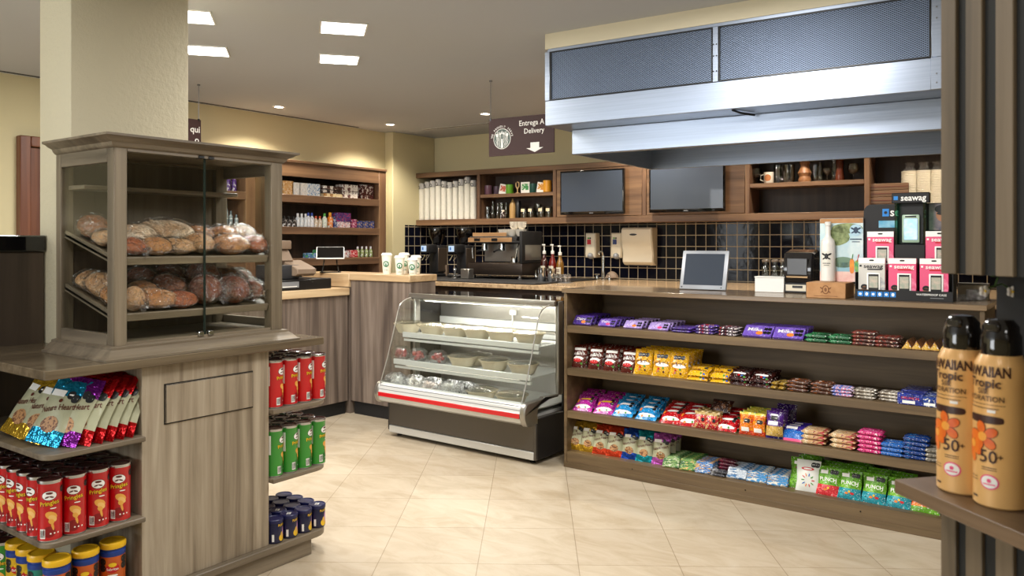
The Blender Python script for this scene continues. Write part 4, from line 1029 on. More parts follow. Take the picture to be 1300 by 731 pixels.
em.scale = (1,1,.84); bput(em, 637, -.72, None, z=G+.0125)
em['label'] = 'dark two-group espresso machine with wooden trim on the back counter'
M_CER = mat('white_china','#e9e2d4',.25)
def china():
    return tag(MB().lathe([(.022,0),(.034,.012),(.042,.06),(.043,.062),(.040,.060),(.02,.01)], M_CER, 18).tube([(.041,0,.048),(.058,0,.045),(.058,0,.022),(.036,0,.016)], .005, M_CER, 6).done('coffee_cup'), 'x', 'cup')
kc = Kind(china())
for i,(dx,dy,dz) in enumerate(((.06,.0,0),(.14,-.02,0),(.22,.0,0),(.10,.08,0),(.19,.08,0),(.15,.0,.064),(.22,.03,.064),(-.02,.05,0))):
    o = kc('white china cup on the espresso machine, %s' % ['left of the front row','middle of the front row','right of the front row','left of the back row','right of the back row','left of the upper layer','right of the upper layer','alone at the left'][i], 'white china cups on the espresso machine')
    x, y, _ = bpos(637,340,-.72); v = MBACK.to_3x3() @ Vector((dx,dy,0)); o.scale = (1.15,1.15,1.15); put(o, x+v.x, y+v.y, G+.0125+.5*.84+dz*1.15, rz=i)
def grinder():
    e = E('coffee_grinder','x','coffee grinder')
    P(MB().box(-.09,.09,-.12,.14,0,.03,M_MATTE,.01).box(-.075,.075,0,.14,.03,.33,M_MATTE,.02,2).box(-.065,.065,-.13,.0,.25,.34,M_MATTE,.012,2), 'body', e)
    P(MB().box(.076,.082,.0,.13,.05,.30,mat('grinder_bronze','#5d5044',.35,.6),.003), 'side_plate', e)
    P(MB().lathe([(.05,.34),(.06,.36),(.095,.45),(.095,.50),(.09,.505)], film('hopper_smoke','#6a5a50',.12,.06), 20, cy=.06), 'hopper', e)
    P(MB().lathe([(.048,.345),(.085,.43),(0,.44)], mat('coffee_beans','#2b170e',.5,c2='#4a2a1a',sc=90), 18, cy=.06), 'beans', e)
    P(MB().lathe([(.098,.50),(.098,.512),(.02,.516)], M_BLACK, 20, cy=.06), 'hopper_lid', e)
    P(MB().box(-.04,.04,-.137,-.130,.265,.325,mat('lcd_pale','#9fb4cc',.3,emit=EM_LCD),.001).box(-.02,.0,-.1385,-.137,.28,.31,M_BLUP), 'screen', e)
    P(MB().tube([(-.03,-.06,.25),(-.03,-.13,.17)],.006,M_CHROME,6).tube([(.03,-.06,.25),(.03,-.13,.17)],.006,M_CHROME,6), 'fork', e); return e
kg = Kind(grinder())
bput(kg('black coffee grinder with lit screen, left one on the back counter','coffee grinders'), 550, -.70, None, rz=-10, z=G+.0125); bput(kg('black coffee grinder with lit screen beside the espresso machine','coffee grinders'), 585, -.74, None, rz=-10, z=G+.0125)
o = tag(MB().lathe([(.028,0),(.03,.002),(.03,.02),(.012,.03),(.010,.06),(.016,.075),(.018,.10),(.010,.112)], M_CHROME, 16).done('tamper'), 'x', 'tamper'); bput(o, 577.5, -1.05, 'small metal tamper standing on the back counter between the grinders', z=G+.0125)
o = tag(MB().box(-.05,.05,-.045,.045,0,.10,M_STEELW,.006).box(-.04,.04,-.035,.035,.1,.102,M_BLACK).tube([(-.045,0,.095),(.045,0,.095)],.008,M_BLACK,8).done('knock_box'), 'x', 'knock box'); bput(o, 593, -1.0, 'square metal knock box left of the espresso machine', z=G+.0125)
o = tag(MB().box(-.04,.04,-.02,.02,0,.12,M_TAUPE,.006).blob(0,.06,.024,.024,M_BLACK,plane_y(-.0207)).done('bean_pack'), 'x', 'package'); bput(o, 565, -.6, 'small tan coffee pack standing between the two grinders', z=G+.0125)
def syrup(col):
    e = E('syrup_bottle','x','bottle'); m = mat('syrup_'+col.strip('#'), col, .1, coat=.5)
    P(MB().lathe([(.034,0),(.037,.004),(.037,.16),(.030,.185),(.015,.22),(.014,.25)], m, 18), 'bottle', e)
    s = cyl(.037,.0008); b = MB().rect(-.034,.034,.03,.13,M_IVORY,s,6); s2 = cyl(.037,.0016); b.blob(0,.055,.02,.016,mat('syl_'+col.strip('#'),col,.5),s2,2,8).rect(-.02,.02,.085,.092,M_BRN,s2,3).rect(-.02,.02,.10,.108,M_BRN,s2,3); P(b,'label',e)
    P(MB().lathe([(.017,.248),(.017,.275),(.006,.28),(.005,.33)], M_WHITE, 14).box(-.03,.012,-.007,.007,.328,.342,M_WHITE,.004), 'pump', e); return e
for px, c_, lb in ((691,'#3a120c','dark syrup bottle with white pump, leftmost of three'),(701.5,'#6a1810','red syrup bottle with white pump, middle of three'),(711,'#7a5418','amber syrup bottle with white pump, rightmost of three')):
    bput(syrup(c_), px, -.62, lb, g='syrup bottles', rz=-12, z=G+(.0125 if px < 705 else .0004))
def jug(r,h):
    return tag(MB().lathe([(r*.95,0),(r,.003),(r*.85,h*.7),(r*.95,h),(r*.9,h),(r*.8,h*.7),(0,.01)], M_CHROME, 18).tube([(-r,0,h*.9),(-r-.03,0,h*.8),(-r-.03,0,h*.35),(-r,0,h*.25)],.005,M_CHROME,6).done('steel_jug'),'x','jug')
bput(jug(.04,.125), 688, -1.02, 'steel milk jug at the right of the espresso machine', rz=-5, z=G+.0125); bput(jug(.04,.12), 700, -1.0, 'steel milk jug in front of the syrup bottles', rz=-5, z=G+.0125)
o = E('glass_rack','clear rack of small glasses right of the milk jugs','glass rack'); b = MB()
for i in range(3):
    for j in range(2): b.lathe([(.018,0),(.024,.075),(.022,.075),(.016,.004)], M_CLEARPL, 12, cx=-.05+.05*i, cy=-.03+.055*j, caps=False)
P(b,'glasses',o); P(MB().box(-.085,.085,-.065,.06,-.004,0,M_GREY,.002).tube([(-.085,-.065,.05),(.085,-.065,.05),(.085,.06,.05),(-.085,.06,.05)],.003,M_CHROME,6,True),'rack',o); bput(o, 714, -.98, None)
tp = E('sink_tap','chrome swan-neck tap with cross handles on the back counter','tap')
P(MB().lathe([(.024,0),(.024,.01),(.014,.02),(.012,.15)], M_CHROME, 14).tube([(0,0,.14),(0,0,.24),(0,-.04,.28),(0,-.09,.28),(0,-.11,.25)], .010, M_CHROME, 10), 'spout', tp)
for sx in (-1,1): P(MB().lathe([(.02,0),(.02,.02),(.012,.05)], M_CHROME, 12, cx=sx*.07).box(sx*.07-.03,sx*.07+.03,-.006,.006,.05,.062,M_CHROME,.003).box(sx*.07-.006,sx*.07+.006,-.03,.03,.05,.062,M_CHROME,.003), 'cross_handle', tp)
bput(tp, 766, -.25, None); 
o = tag(MB().ball(0,0,.02,.07,.05,.075,M_TAUPE,14,9,lambda x,y,z: 0.15 if z<-.1 else 1).done('draped_cloth'),'x','cloth'); bput(o, 777, -.22, 'brown cloth bundle beside the tap')

# dispensers on the tiles
def soap(c_, lb, px, v=-.075):
    e = E('soap_dispenser', lb, 'soap dispenser', group='soap dispensers')
    P(MB().prism([(-.058,0),(-.062,.03),(-.055,.25),(.055,.25),(.062,.03),(.058,0)], -.055, .055, M_IVORY, 'y', .012), 'housing', e)
    P(MB().ball(0,-.03,.02,.042,.045,.035,M_LGREY,14,8), 'push_lever', e)
    b = MB().box(-.035,.008,-.0575,-.0555,.135,.185,mat('soap_'+c_.strip('#'),c_,.5)); b.box(-.03,-.012,-.0575,-.0555,.19,.205,M_GRNP).box(-.008,.008,-.0575,-.0555,.19,.205,M_BLACK); P(b,'sticker',e)
    x, y, _ = bpos(px, 320, v); e.location = (x, y, 1.288); e.rotation_euler = (0,0,BR); return e
soap('#b81f2a','white soap dispenser with a red sticker on the tiles',752.5); soap('#1c2f6a','white soap dispenser with a blue sticker on the tiles',785)
pt = E('paper_towel_dispenser','large ivory paper towel dispenser with wavy front on the tiles','towel dispenser')
prof = [(-.015,1.215),(-.06,1.215),(-.10,1.222),(-.13,1.25),(-.12,1.33),(-.15,1.42),(-.165,1.50),(-.16,1.57),(-.14,1.588),(-.015,1.588)]
P(MB().prism([(y,z-1.215) for y,z in prof], -.165, .165, M_IVORY, 'x', .012), 'housing', pt)
P(MB().box(-.11,.11,-.09,-.03,-.006,.004,M_BLACK,.002), 'slot', pt); P(MB().blob(-.03,.305,.04,.010,M_BLACK,plane_y(-.1668)), 'badge', pt)
x, y, _ = bpos(816,320,0); pt.location = (x,y,1.215); pt.rotation_euler = (0,0,BR)

# ============================================================ WALL CABINETS
wc = E('wall_cabinet','long walnut wall cabinet with open bays above the tiles','cabinet',(BO[0],BO[1],0),BR)
ZB, ZT, VF = 1.635, 2.235, -.32
DIV = [-.10,.86,1.815,2.80,3.785,4.765,5.75]
P(MB().box(DIV[0]-.02,DIV[-1]+.02,VF,-.001,ZB,ZB+.065,W_WALNUT_X,.003), 'bottom_board', wc)
P(MB().box(DIV[0]-.02,DIV[-1]+.02,VF,-.001,ZT-.055,ZT,W_WALNUT_X,.003), 'top_board', wc)
P(MB().box(DIV[0],DIV[-1],-.016,-.001,ZB+.065,ZT-.055,W_DARK), 'back_panel', wc)
for u in DIV: P(MB().box(u-.02,u+.02,VF+.001,-.016,ZB+.065,ZT-.055,W_WALNUT_Z,.002), 'divider', wc)
for i in (1,4): P(MB().box(DIV[i]+.02,DIV[i+1]-.02,VF+.006,-.016,1.925,1.962,W_WALNUT_X,.002), 'shelf', wc)
for i in (2,3): P(MB().box(DIV[i]+.023,DIV[i+1]-.023,VF+.004,VF+.022,ZB+.068,ZT-.058,W_WALNUT_X,.003), 'door', wc)
def cb(u, v, z): return B(u, v, z)
def cput(o, u, v, z, lb, g=None, rz=0):
    o['label'] = lb
    if g: o['group'] = g
    x, y, _ = B(u, v); put(o, x, y, z, rz=BR+R(rz)); return o
FZ = ZB+.0655
# sleeves of white cups
def sleeve():
    e = E('paper_cup_sleeve','x','cup sleeve')
    pr_ = [(.030,0)]
    for k in range(26): pr_ += [(.0365,.012+.0135*k),(.0354,.0135*k+.020)]
    P(MB().lathe(pr_+[(.037,.372)], M_PAPER, 18), 'cup_stack', e)
    P(MB().lathe([(.0385,.01),(.0385,.378)], film('sleeve_film','#fbfaf6',.05,.25,.6,40), 18, caps=False).lathe([(.0392,.376),(.033,.392),(.036,.425),(.032,.445),(.012,.446)], mat('sleeve_twist','#cbc8c3',.45,c2='#9a9894',sc=60,stretch=(1,1,.2)), 18), 'plastic_wrap', e)
    P(MB().tube([(.012*math.cos(a)*(1+a*.12), -.0395, .395+.012*math.sin(a)*(1+a*.12)) for a in [i*.55 for i in range(12)]], .0034, M_DGREY, 5), 'twist_tie', e); return e
ks = Kind(sleeve())
for i in range(10):
    o = ks('%s sleeve of white paper cups from the left in the wall cabinet' % ORD[i].capitalize(), 'sleeves of white paper cups'); o.scale = (1,1,(.95,.98,1.0,1.03,.97,.94,.96,1.0,1.05,.96)[i])
    cput(o, -.025+.0815*i+.03, -.24, FZ, 'white paper cup sleeve, %s from the left in the wall cabinet' % ORD[i], rz=-20+7*(i%5))
# mug bay
def mug(c_, r=.042, h=.10, handle=True):
    m = mat('mug_'+c_.strip('#'), c_, .3)
    b = MB().lathe([(r*.85,0),(r,.008),(r,h),(r-.004,h),(r-.005,.012),(0,.01)], m, 20)
    if handle: b.tube([(-r,0,h*.82),(-r-.028,0,h*.75),(-r-.030,0,h*.35),(-r,0,h*.22)], .005, m, 7)
    return tag(b.done('mug'), 'x', 'mug')
mu = lambda px, v=-.22: (MBACK.inverted() @ Vector(bpos(px, 300, v))).x
sz_ = 1.9625
MG = 'mugs and cards on the wall cabinet shelf'
cput(mug('#6a4a58'), mu(620), -.22, sz_, 'purple-grey mug at the left of the mug shelf', MG); cput(mug('#4a3a48',.036,.09,False), mu(629.5), -.2, sz_, 'dark purple beaker second on the mug shelf', MG)
def card(c_, c2, w=.09, h=.11): return tag(MB().box(-w/2,w/2,-.004,.004,0,h,M_PAPER,.001).box(-w*.38,w*.38,-.0052,-.004,h*.3,h*.85,wrap('card_'+c_.strip('#'),c_,c2,'#f2efe8',30)).done('gift_card_box'),'x','card')
o = cput(card('#c8604a','#e8c8b0'), mu(637.5), -.22, sz_, 'white card with red print between mugs', MG); o.rotation_euler.y = R(12)
cput(mug('#5f9a2c'), mu(647), -.22, sz_, 'bright green mug on the mug shelf', MG)
o = tag(MB().tube([(0,0,.0),(.0,0,.05),(.02,0,.08),(.018,0,.115),(0,0,.125),(-.018,0,.115),(-.02,0,.08),(0,0,.05)],.007,mat('raffia','#c9a878',.7),7).lathe([(.022,0),(.022,.01),(.008,.014)],MATS['raffia'],12).done('ring_ornament'),'x','ornament'); cput(o, mu(657), -.22, sz_, 'tan ring ornament in the middle of the mug shelf', MG)
cput(card('#4a9a5a','#e6efe4',.11,.12), mu(667), -.22, sz_, 'white card with green print on the mug shelf', MG)
cput(mug('#1f4a42'), mu(676.5), -.21, sz_, 'dark green mug on the mug shelf', MG)
o = cput(card('#d8963a','#efe0c0'), mu(685.5), -.22, sz_, 'white card with orange print leaning on the mug shelf', MG); o.rotation_euler.y = R(10)
cput(mug('#dd9a2a',.045,.125), mu(695), -.22, sz_, 'yellow mug at the right of the mug shelf', MG)
cput(mug('#2a2a38',.03,.08,False), mu(702), -.18, sz_, 'dark beaker at the far right of the mug shelf', MG)
GL = 'glassware on the lower wall cabinet shelf'
def vase(r,h,m,neck=.5): return tag(MB().lathe([(r*.9,0),(r,.004),(r,h*.45),(r*neck,h*.7),(r*neck,h),(r*neck*.85,h),(r*.88,h*.45),(0,.012)], m, 18).done('glass_carafe'),'x','glass')
M_GLS = film('glassware','#dfe0d8',.14,.05)
for px,r,h,nk,lb in ((618,.034,.13,.95,'short wide tumbler, leftmost in the glassware row'),(624.5,.030,.19,.5,'slim carafe second in the glassware row'),(631,.030,.17,.6,'slim carafe third in the glassware row'),(635.5,.034,.17,.9,'tall tumbler fourth in the glassware row'),(641.5,.028,.17,.5,'slim clear bottle behind the small dark jar')):
    cput(vase(r,h,M_GLS,nk), mu(px), -.2, FZ, lb, GL)
cput(bottle('dark_jar',.026,.09,'#2a1410','#e6dccb','jar'), mu(642), -.27, FZ, 'small dark jar with pale cap in the glassware row', GL)
o = tag(MB().lathe([(.034,0),(.036,.005),(.036,.13),(.028,.16),(.012,.19),(.007,.21)], mat('sauce_tan','#a8844e',.4,c2='#b8945e',sc=5), 18).done('sauce_bottle'),'x','bottle'); cput(o, mu(651), -.22, FZ, 'tan squeeze bottle with pointed nozzle in the glassware row', GL)
o = tag(MB().lathe([(.030,0),(.032,.005),(.032,.15),(.026,.16),(.026,.185),(.02,.187)], M_BLACK, 18).done('black_flask'),'x','bottle'); cput(o, mu(658), -.22, FZ, 'black flask beside the tan squeeze bottle', GL)
def jar():
    e = E('glass_jar','x','jar'); P(MB().lathe([(.04,0),(.042,.004),(.042,.10),(.038,.112),(.036,.112),(.038,.10),(.037,.006),(0,.006)], M_GLS, 18),'glass',e)
    P(MB().rect(-.022,.022,.065,.095,mat('price_tag','#e8cfa8',.6),cyl(.042,.001),4),'tag',e); P(MB().lathe([(.037,.006),(.036,.05),(0,.052)], mat('jar_fill','#3a2a1e',.6,c2='#6a5038',sc=60), 14),'contents',e); return e
kj = Kind(jar())
for i, px in enumerate((666,675,688,697.5)): cput(kj('x', GL), mu(px,-.24), -.24, FZ, 'glass jar with cream tag, %s from the left' % ORD[i], GL)
cput(vase(.045,.15,M_GLS,.9), mu(683,-.12), -.12, FZ, 'wide clear jug behind the glass jars', GL)
# screens in front of the cabinet doors
M_SCR = mat('screen_off_sheen','#3a4454',.3,coat=.35)  # blue-grey base stands in for the reflection on a dark screen
def tv(label, pl, pr_, ztop, zbot, tilt):
    w = pr_[0]-pl[0]; c0 = (pl[0]+pr_[0])/2
    e = E('wall_screen', label, 'screen', group='black wall screens'); h = ztop-zbot
    P(MB().box(-w/2,w/2,-.0,.035,-h/2,h/2,M_BLKGL,.005,2).box(-w*.3,w*.3,.035,.055,-h*.3,h*.3,M_BLACK,.006), 'housing', e)
    P(MB().box(-w/2+.016,w/2-.016,-.0022,-.0004,-h/2+.03,h/2-.018,M_SCR), 'display', e)
    P(MB().box(-.02,.02,-.0014,-.0003,-h/2+.010,-h/2+.016,M_LGREY), 'badge', e)
    P(MB().box(-.05,.05,.053,.075,-.06,.06,M_BLACK,.004), 'wall_mount', e)
    x, y, _ = B(c0, -.40); e.location = (x, y, (ztop+zbot)/2); e.rotation_euler = (R(tilt),0,BR); return e
tv('black wall screen on the cabinet door, left one', (1.926,0), (2.628,0), 2.155, 1.718, 0); tv('black wall screen beside the open glass shelf, right one', (2.886,0), (3.609,0), 2.15, 1.72, 0)
# glass bay under the hood
SG = 'things on the shelf below the hood'
def goblet(r=.04,h=.13): return tag(MB().lathe([(.03,0),(.03,.004),(.005,.01),(.005,.05),(r*.7,.065),(r,.09),(r*.85,h),(r*.8,h),(r*.9,.09),(0,.06)], M_GLS, 18).done('goblet'),'x','glass')
for px, lb in ((960,'round goblet at the left of the shelf under the hood'),(1083,'round goblet at the right of the shelf under the hood')): cput(goblet(.05,.14), mu(px), -.2, sz_, lb, SG)
o = mug('#d8cfc0',.042,.10); cput(o, mu(976), -.22, sz_, 'white mug with brown print on the shelf under the hood', SG)
P(MB().blob(.0,.05,.03,.03,mat('mug_print','#a8683a',.5),cyl(.042,.001)), 'print', o)
cput(vase(.04,.17,M_GLS,.9), mu(985), -.15, sz_, 'tall clear jug on the shelf under the hood', SG)
o = tag(MB().lathe([(.045,0),(.05,.01),(.05,.16),(.046,.16),(.045,.012),(0,.01)], M_GLS, 20).tube([(-.05,0,.14),(-.085,0,.12),(-.085,0,.05),(-.05,0,.03)],.007,M_GLS,7).done('beer_mug'),'x','mug'); cput(o, mu(1001), -.2, sz_, 'large glass beer mug on the shelf under the hood', SG)
o = tag(MB().lathe([(.05,0),(.055,.02),(.045,.05),(.058,.08),(.04,.12),(.035,.15),(.045,.17),(.03,.20),(.028,.24)], mat('carved_wood','#7a4f32',.5,c2='#96683f',sc=30), 16).done('carved_figure'),'x','ornament'); cput(o, mu(1021), -.2, sz_, 'carved brown wooden ornament in the middle under the hood', SG)
for i,(px,nk) in enumerate(((1034,.9),(1040,.5),(1058,.7))): cput(vase(.028,.15+.02*i,M_GLS,nk), mu(px), -.18, sz_, '%s small glass right of the wooden ornament' % ORD[i], SG)
cput(goblet(.035,.11), mu(1051), -.25, sz_, 'small stemmed glass in front of others under the hood', SG)
o = tag(MB().lathe([(.04,0),(.042,.005),(.03,.10),(.035,.16),(.02,.20)], mat('amber_glass','#5a2a1a',.15,coat=.4), 18).done('amber_vase'),'x','vase'); cput(o, mu(1065), -.18, sz_, 'dark amber vase on the shelf under the hood', SG)
# last bay: basket boxes and cups
def crate(h): 
    e = E('wooden_tray','x','tray'); b = MB().box(-.15,.15,-.11,.11,0,h,W_WALNUT_X,.004)
    P(b,'box',e); P(MB().box(-.15,.15,-.1115,-.110,h*.45,h*.55,M_BRN),'seam',e); return e
kt = Kind(crate(.055))
for i in range(4): cput(kt('x','stacked wooden trays'), mu(1130,-.18), -.18, FZ+.0555*i, 'wooden tray in the right bay, %s of the stack' % ['lowest','second','third','topmost'][i], 'stacked wooden trays')
def bowls():
    e = E('bowl_stack','x','bowl stack'); pr_ = [(.05,0)]
    for k in range(22): pr_ += [(.063,.012+.0135*k),(.0605,.0135*k+.020)]
    P(MB().lathe(pr_+[(.064,.315),(.056,.318),(0,.30)], mat('bowl_cream','#d9cfba',.6), 22), 'bowls', e)
    P(MB().lathe([(.0655,.01),(.0655,.32),(.04,.335),(.03,.36),(.05,.385)], film('sleeve_film','#fbfaf6',.05,.25,.6,40), 18, caps=False), 'plastic_wrap', e); return e
kbw = Kind(bowls())
for i, px in enumerate((1155,1173,1191)):
    cput(kbw('x'), mu(px,-.2), -.2, FZ+.02*0, 'cream bowl stack in the right bay, %s from the wooden trays' % ORD[i], 'cream bowl stacks in the right bay', rz=10*i)
# ============================================================ CANDY COUNTER
ca = E('candy_counter','long taupe wooden candy counter with four open shelves','counter',(-1.5,4.6,0))
cq = Matrix.Translation((1.5,-4.6,0))
def K(): return MB(cq)
XL, XR, YF, YB = -2.74, -.40, 4.34, 4.82
CZ = (.910,.636,.362,.102)
P(K().box(XL-.01,XR+.01,YF-.012,YB+.03,1.118,1.145,W_CANDY_TOP,.003), 'countertop', ca)
P(K().box(XL,XL+.022,YF,YB,0,1.1178,W_CANDY,.002), 'side_panel', ca); P(K().box(XR-.022,XR,YF,YB,0,1.1178,W_CANDY,.002), 'side_panel', ca)
P(K().box(XL+.022,XR-.022,YB-.02,YB,.05,1.1178,W_CBACK_LIT), 'back_panel', ca)
for z in CZ[:3]: P(K().box(XL+.022,XR-.022,YF+.003,YB-.02,z-.046,z,W_CANDY,.002), 'shelf', ca)
P(K().box(XL+.022,XR-.022,YF+.001,YB-.02,.0,.102,W_CANDY,.002).box(XL,XR,YF-.004,YF+.001,.0,.034,W_CANDY,.001), 'plinth', ca)
for x in (-2.25,-1.55,-.95): P(K().lathe([(.0,0),(.004,.0012)][::-1]+[(.004,0)], M_BLACK, 8, cx=x, cy=YF-.0005, cz=.065, axis='y'), 'screw', ca)

CG = ['top','second','third','bottom']
def sx(px, d=.03): return on_y(px, 400, YF+d)[0]
def crow(K_, lv, px, n, step, rx, lab, d0=.05, lift=0, rz=0, jit=.04, dz=0):
    """a row of the same pack going back from the shelf's front edge"""
    for i in range(n):
        where = '' if n == 1 else (', front one' if i == 0 else ', %s behind the front' % ORD[i-1])
        o = K_('%s%s' % (lab, where), 'packs: '+lab)
        put(o, sx(px, d0)+rnd.uniform(-.003,.003), YF+d0+step*i, CZ[lv]+dz+lift*i, rx=R(rx), rz=R(rz)+rnd.uniform(-jit,jit))
def cstack(K_, lv, px, n, h, lab, d=.07, rows=1, step=.1, rz=0, jit=.06):
    for j in range(rows):
        for i in range(n):
            nm = '' if n == 1 else ', '+(['lowest']+ORD[1:n-1]+['topmost'] if n > 2 else ['lower','upper'])[i]
            nm += '' if rows == 1 else (' in front' if j == 0 else (' behind' if rows == 2 else ' in %s row back' % ORD[j]))
            o = K_('%s%s' % (lab, nm), 'packs: '+lab)
            put(o, sx(px, d)+rnd.uniform(-.004,.004), YF+d+step*j, CZ[lv]+h*i, rz=R(rz)+rnd.uniform(-jit,jit))
def tablet(name, w, h, th, m, word=None, wm=None, side=None):
    b = MB().box(-w/2,w/2,-th/2,th/2,0,h,m,.002)
    s = plane_y(-th/2-.0006)
    if word: b.text(word,-.12*w,h*.58,h*.42,wm or M_WHP,s,.012,wid=w*.5)
    b.blob(w*.06,h*.28,w*.12,h*.16,side or M_ORG,s,2,8)
    for k in range(2):
        b.blob(w*.38,h*(.33+.34*k),h*.14,h*.14,M_BLKP,plane_y(-th/2-.0009),2.6,6).blob(w*.38-.26*h,h*(.33+.34*k),h*.13,h*.13,M_BLKP,plane_y(-th/2-.0009),2.6,6)
    return tag(b.done(name),'x','chocolate')
def barm(name, L_, D_, H_, m, mend=None, word=None, wm=None, cat='candy bar'):
    """flow-wrapped bar lying along x with crimped ends"""
    b = MB(); n = 12
    def f(u, v):
        a = 2*math.pi*u; e_ = abs(2*v-1); k = 1 if e_ < .78 else max(.06, 1-((e_-.78)/.14)**1.5) if e_ < .9 else .06
        c, s = math.cos(a), math.sin(a)
        y = D_/2*math.copysign(abs(c)**.6, c); z = H_/2*math.copysign(abs(s)**.7, s)*k
        return ((v-.5)*L_, y*(.92+.08*k), H_/2+z)
    b.grid(f, n, 14, m, (lambda u, v: mend if (mend and abs(2*v-1) > .62) else m))
    b.bm.normal_update()
    if word: b.text(word,0,H_*.5,H_*.62,wm or M_WHP,plane_y(-D_/2-.0012),.012,wid=L_*.55)
    if word: b.text(word,0,0,D_*.45,wm or M_WHP,lambda x,y: (x,y,H_+.0008),.012,wid=L_*.5)
    return tag(b.done(name),'x',cat)
def carton(name, w, d, h, m, word=None, wm=None, cat='sweets box', dec=None):
    b = MB().box(-w/2,w/2,-d/2,d/2,0,h,m,.002); s = plane_y(-d/2-.0007)
    if word: b.text(word,0,h*.6,h*.3,wm or M_WHP,s,.012,wid=w*.7)
    if dec: b.rect(-w*.3,w*.2,h*.12,h*.38,dec,s,1)
    return tag(b.done(name),'x',cat)

# ---- top shelf
P1 = wrap('purple_choc','#4a2b8e','#3a2078','#5b3aa5',30,.3); P2 = wrap('lilac_choc','#a78fd0','#c5b2e2','#9076c2',28,.3); P3 = wrap('deep_purple','#2c1650','#4a2b8e','#d9d2e6',70,.3,.5,.7)
k1 = Kind(tablet('chocolate_tablet',.135,.072,.013,P1,'Dairy',None,M_ORG)); k2 = Kind(tablet('chocolate_tablet',.125,.06,.013,P2,'',P1,M_ORG)); 
crow(k1,0,738,5,.055,-42,'purple milk chocolate tablet, first row from the left, top shelf',.05)
k1b = Kind(tablet('chocolate_tablet',.12,.058,.013,wrap('violet_choc','#6a4bb0','#8268c2','#55389a',30,.3),'Dairy',None,M_PNK))
crow(k1b,0,770,5,.055,-48,'violet chocolate tablet, second row from the left, top shelf',.05)
crow(k2,0,803,5,.055,-48,'pale lilac chocolate tablet, third row from the left, top shelf',.05)
k2b = Kind(tablet('chocolate_tablet',.13,.058,.013,P2,'',P1,M_PNK)); crow(k2b,0,835,5,.055,-50,'pale lilac chocolate tablet, fourth row from the left, top shelf',.05)
k3 = Kind(barm('chocolate_bar',.125,.05,.016,P3,P1)); cstack(k3,0,866,2,.0165,'purple and white chocolate bar, fifth pile, top shelf',.05,3,.06)
k4 = Kind(barm('chocolate_bar',.115,.045,.017,wrap('purple_red','#3a1f55','#b8242e','#e2d8e0',60,.3,.45,.62),P1)); cstack(k4,0,896,3,.0175,'small purple and red chocolate bar, sixth pile on the top shelf',.05,2,.06)
k4b = Kind(barm('chocolate_bar',.115,.045,.017,wrap('black_red','#2a1a2a','#a8202a','#e8e0e2',60,.3,.4,.6),None)); cstack(k4b,0,925,3,.0175,'small black and red chocolate bar, seventh pile on the top shelf',.05,2,.06)
k5 = Kind(tablet('chocolate_tablet',.165,.085,.016,wrap('milka_lilac','#6d50b4','#7d62c0','#6246a8',18,.3),'Milka',None,M_ORG))
crow(k5,0,960,4,.05,-52,'large violet chocolate tablet, left of the two wide rows, top shelf',.05); crow(k5,0,1000,4,.05,-52,'large violet chocolate tablet, right of the two wide rows, top shelf',.05)
k6 = Kind(barm('chocolate_bar',.125,.055,.022,wrap('green_bar','#1f5a36','#2f7a4a','#194a2c',30,.25),None,None)); cstack(k6,0,1038,2,.0225,'green chocolate bar, left pile of green bars on the top shelf',.05,2,.07); cstack(k6,0,1068,2,.0225,'green chocolate bar, right pile of green bars on the top shelf',.05,2,.07)
k7 = Kind(barm('chocolate_bar',.13,.045,.018,wrap('brown_red_bar','#3c1c14','#7a2a1c','#c8a890',55,.3,.5,.66),None)); cstack(k7,0,1097,4,.0185,'brown and red chocolate bar, tall pile right of the green bars',.05,2,.06); cstack(k7,0,1127,3,.0185,'brown and red chocolate bar, lower pile left of the triangular boxes',.05,2,.06)
def prismbox(m):
    b = MB().prism([(-.026,0),(.026,0),(.0,.046)],-.10,.10,m,'y',.0015)
    b.raw([(-.02,-.1012,.004),(.02,-.1012,.004),(0,-.1012,.040)],[(0,1,2)],wrap('gold_end','#d8b04a','#b8862a','#ecd088',80,.35)); return tag(b.done('triangular_chocolate_box'),'x','chocolate')
k8 = Kind(prismbox(wrap('toblerone_brown','#7a4a26','#c89a4a','#a06a34',25,.3)))
for i, px in enumerate((1151,1163,1175,1186)):
    o = k8('gold-ended triangular chocolate box, %s from the left on the top shelf' % ORD[i],'triangular chocolate boxes'); put(o, sx(px,.0), YF+.115, CZ[0])
k8b = Kind(prismbox(wrap('dark_triangle','#2a1a16','#5a1f1a','#8a8078',40,.3))); put(k8b('dark triangular chocolate box at the right end of the top shelf'), sx(1198,.0), YF+.115, CZ[0])
# ---- second shelf
def candies(seed, n=5):
    r = random.Random(seed); cs = (M_REDP,M_GRNP,M_BLUP,M_ORG,M_BRN)
    return [('dot',r.uniform(-.6,.6),r.uniform(.13,.33),.055,.055,cs[i%5]) for i in range(n)]
def mm(body, name, seed, w, h, d):
    return pouch('candy_pouch', w, h, d, [(1, body)], [('text','m&m\'s',0,.50,.3,M_BRN if 'yellow' in name else M_WHP,.78,.06),('oct',-.35,.76,.09),('oct',.05,.76,.09),('oct',.45,.76,.09),('dot',.05,.42,.36,.10,M_WHP)]+candies(seed), seed, 8, 11, .03, cat='candy')
FB = wrap('choc_brown_pouch','#5a1f14','#431410','#6f2a1c',14,.25); FY = wrap('yellow_pouch','#e6b01e','#d89c14','#f0c43c',10,.25)
mB = Kind(pouch('candy_pouch',.098,.145,.05,[(1,FB)],[('text','m&m\'s',0,.60,.3,M_WHP,.82,.06),('dot',0,.38,.36,.13,M_WHP),('dot',-.1,.30,.3,.12,M_REDP),('rect',.0,.82,.8,.06,M_WHP),('dot',.5,.16,.07,.07,M_GRNP)],11,8,11,.03,cat='candy'))
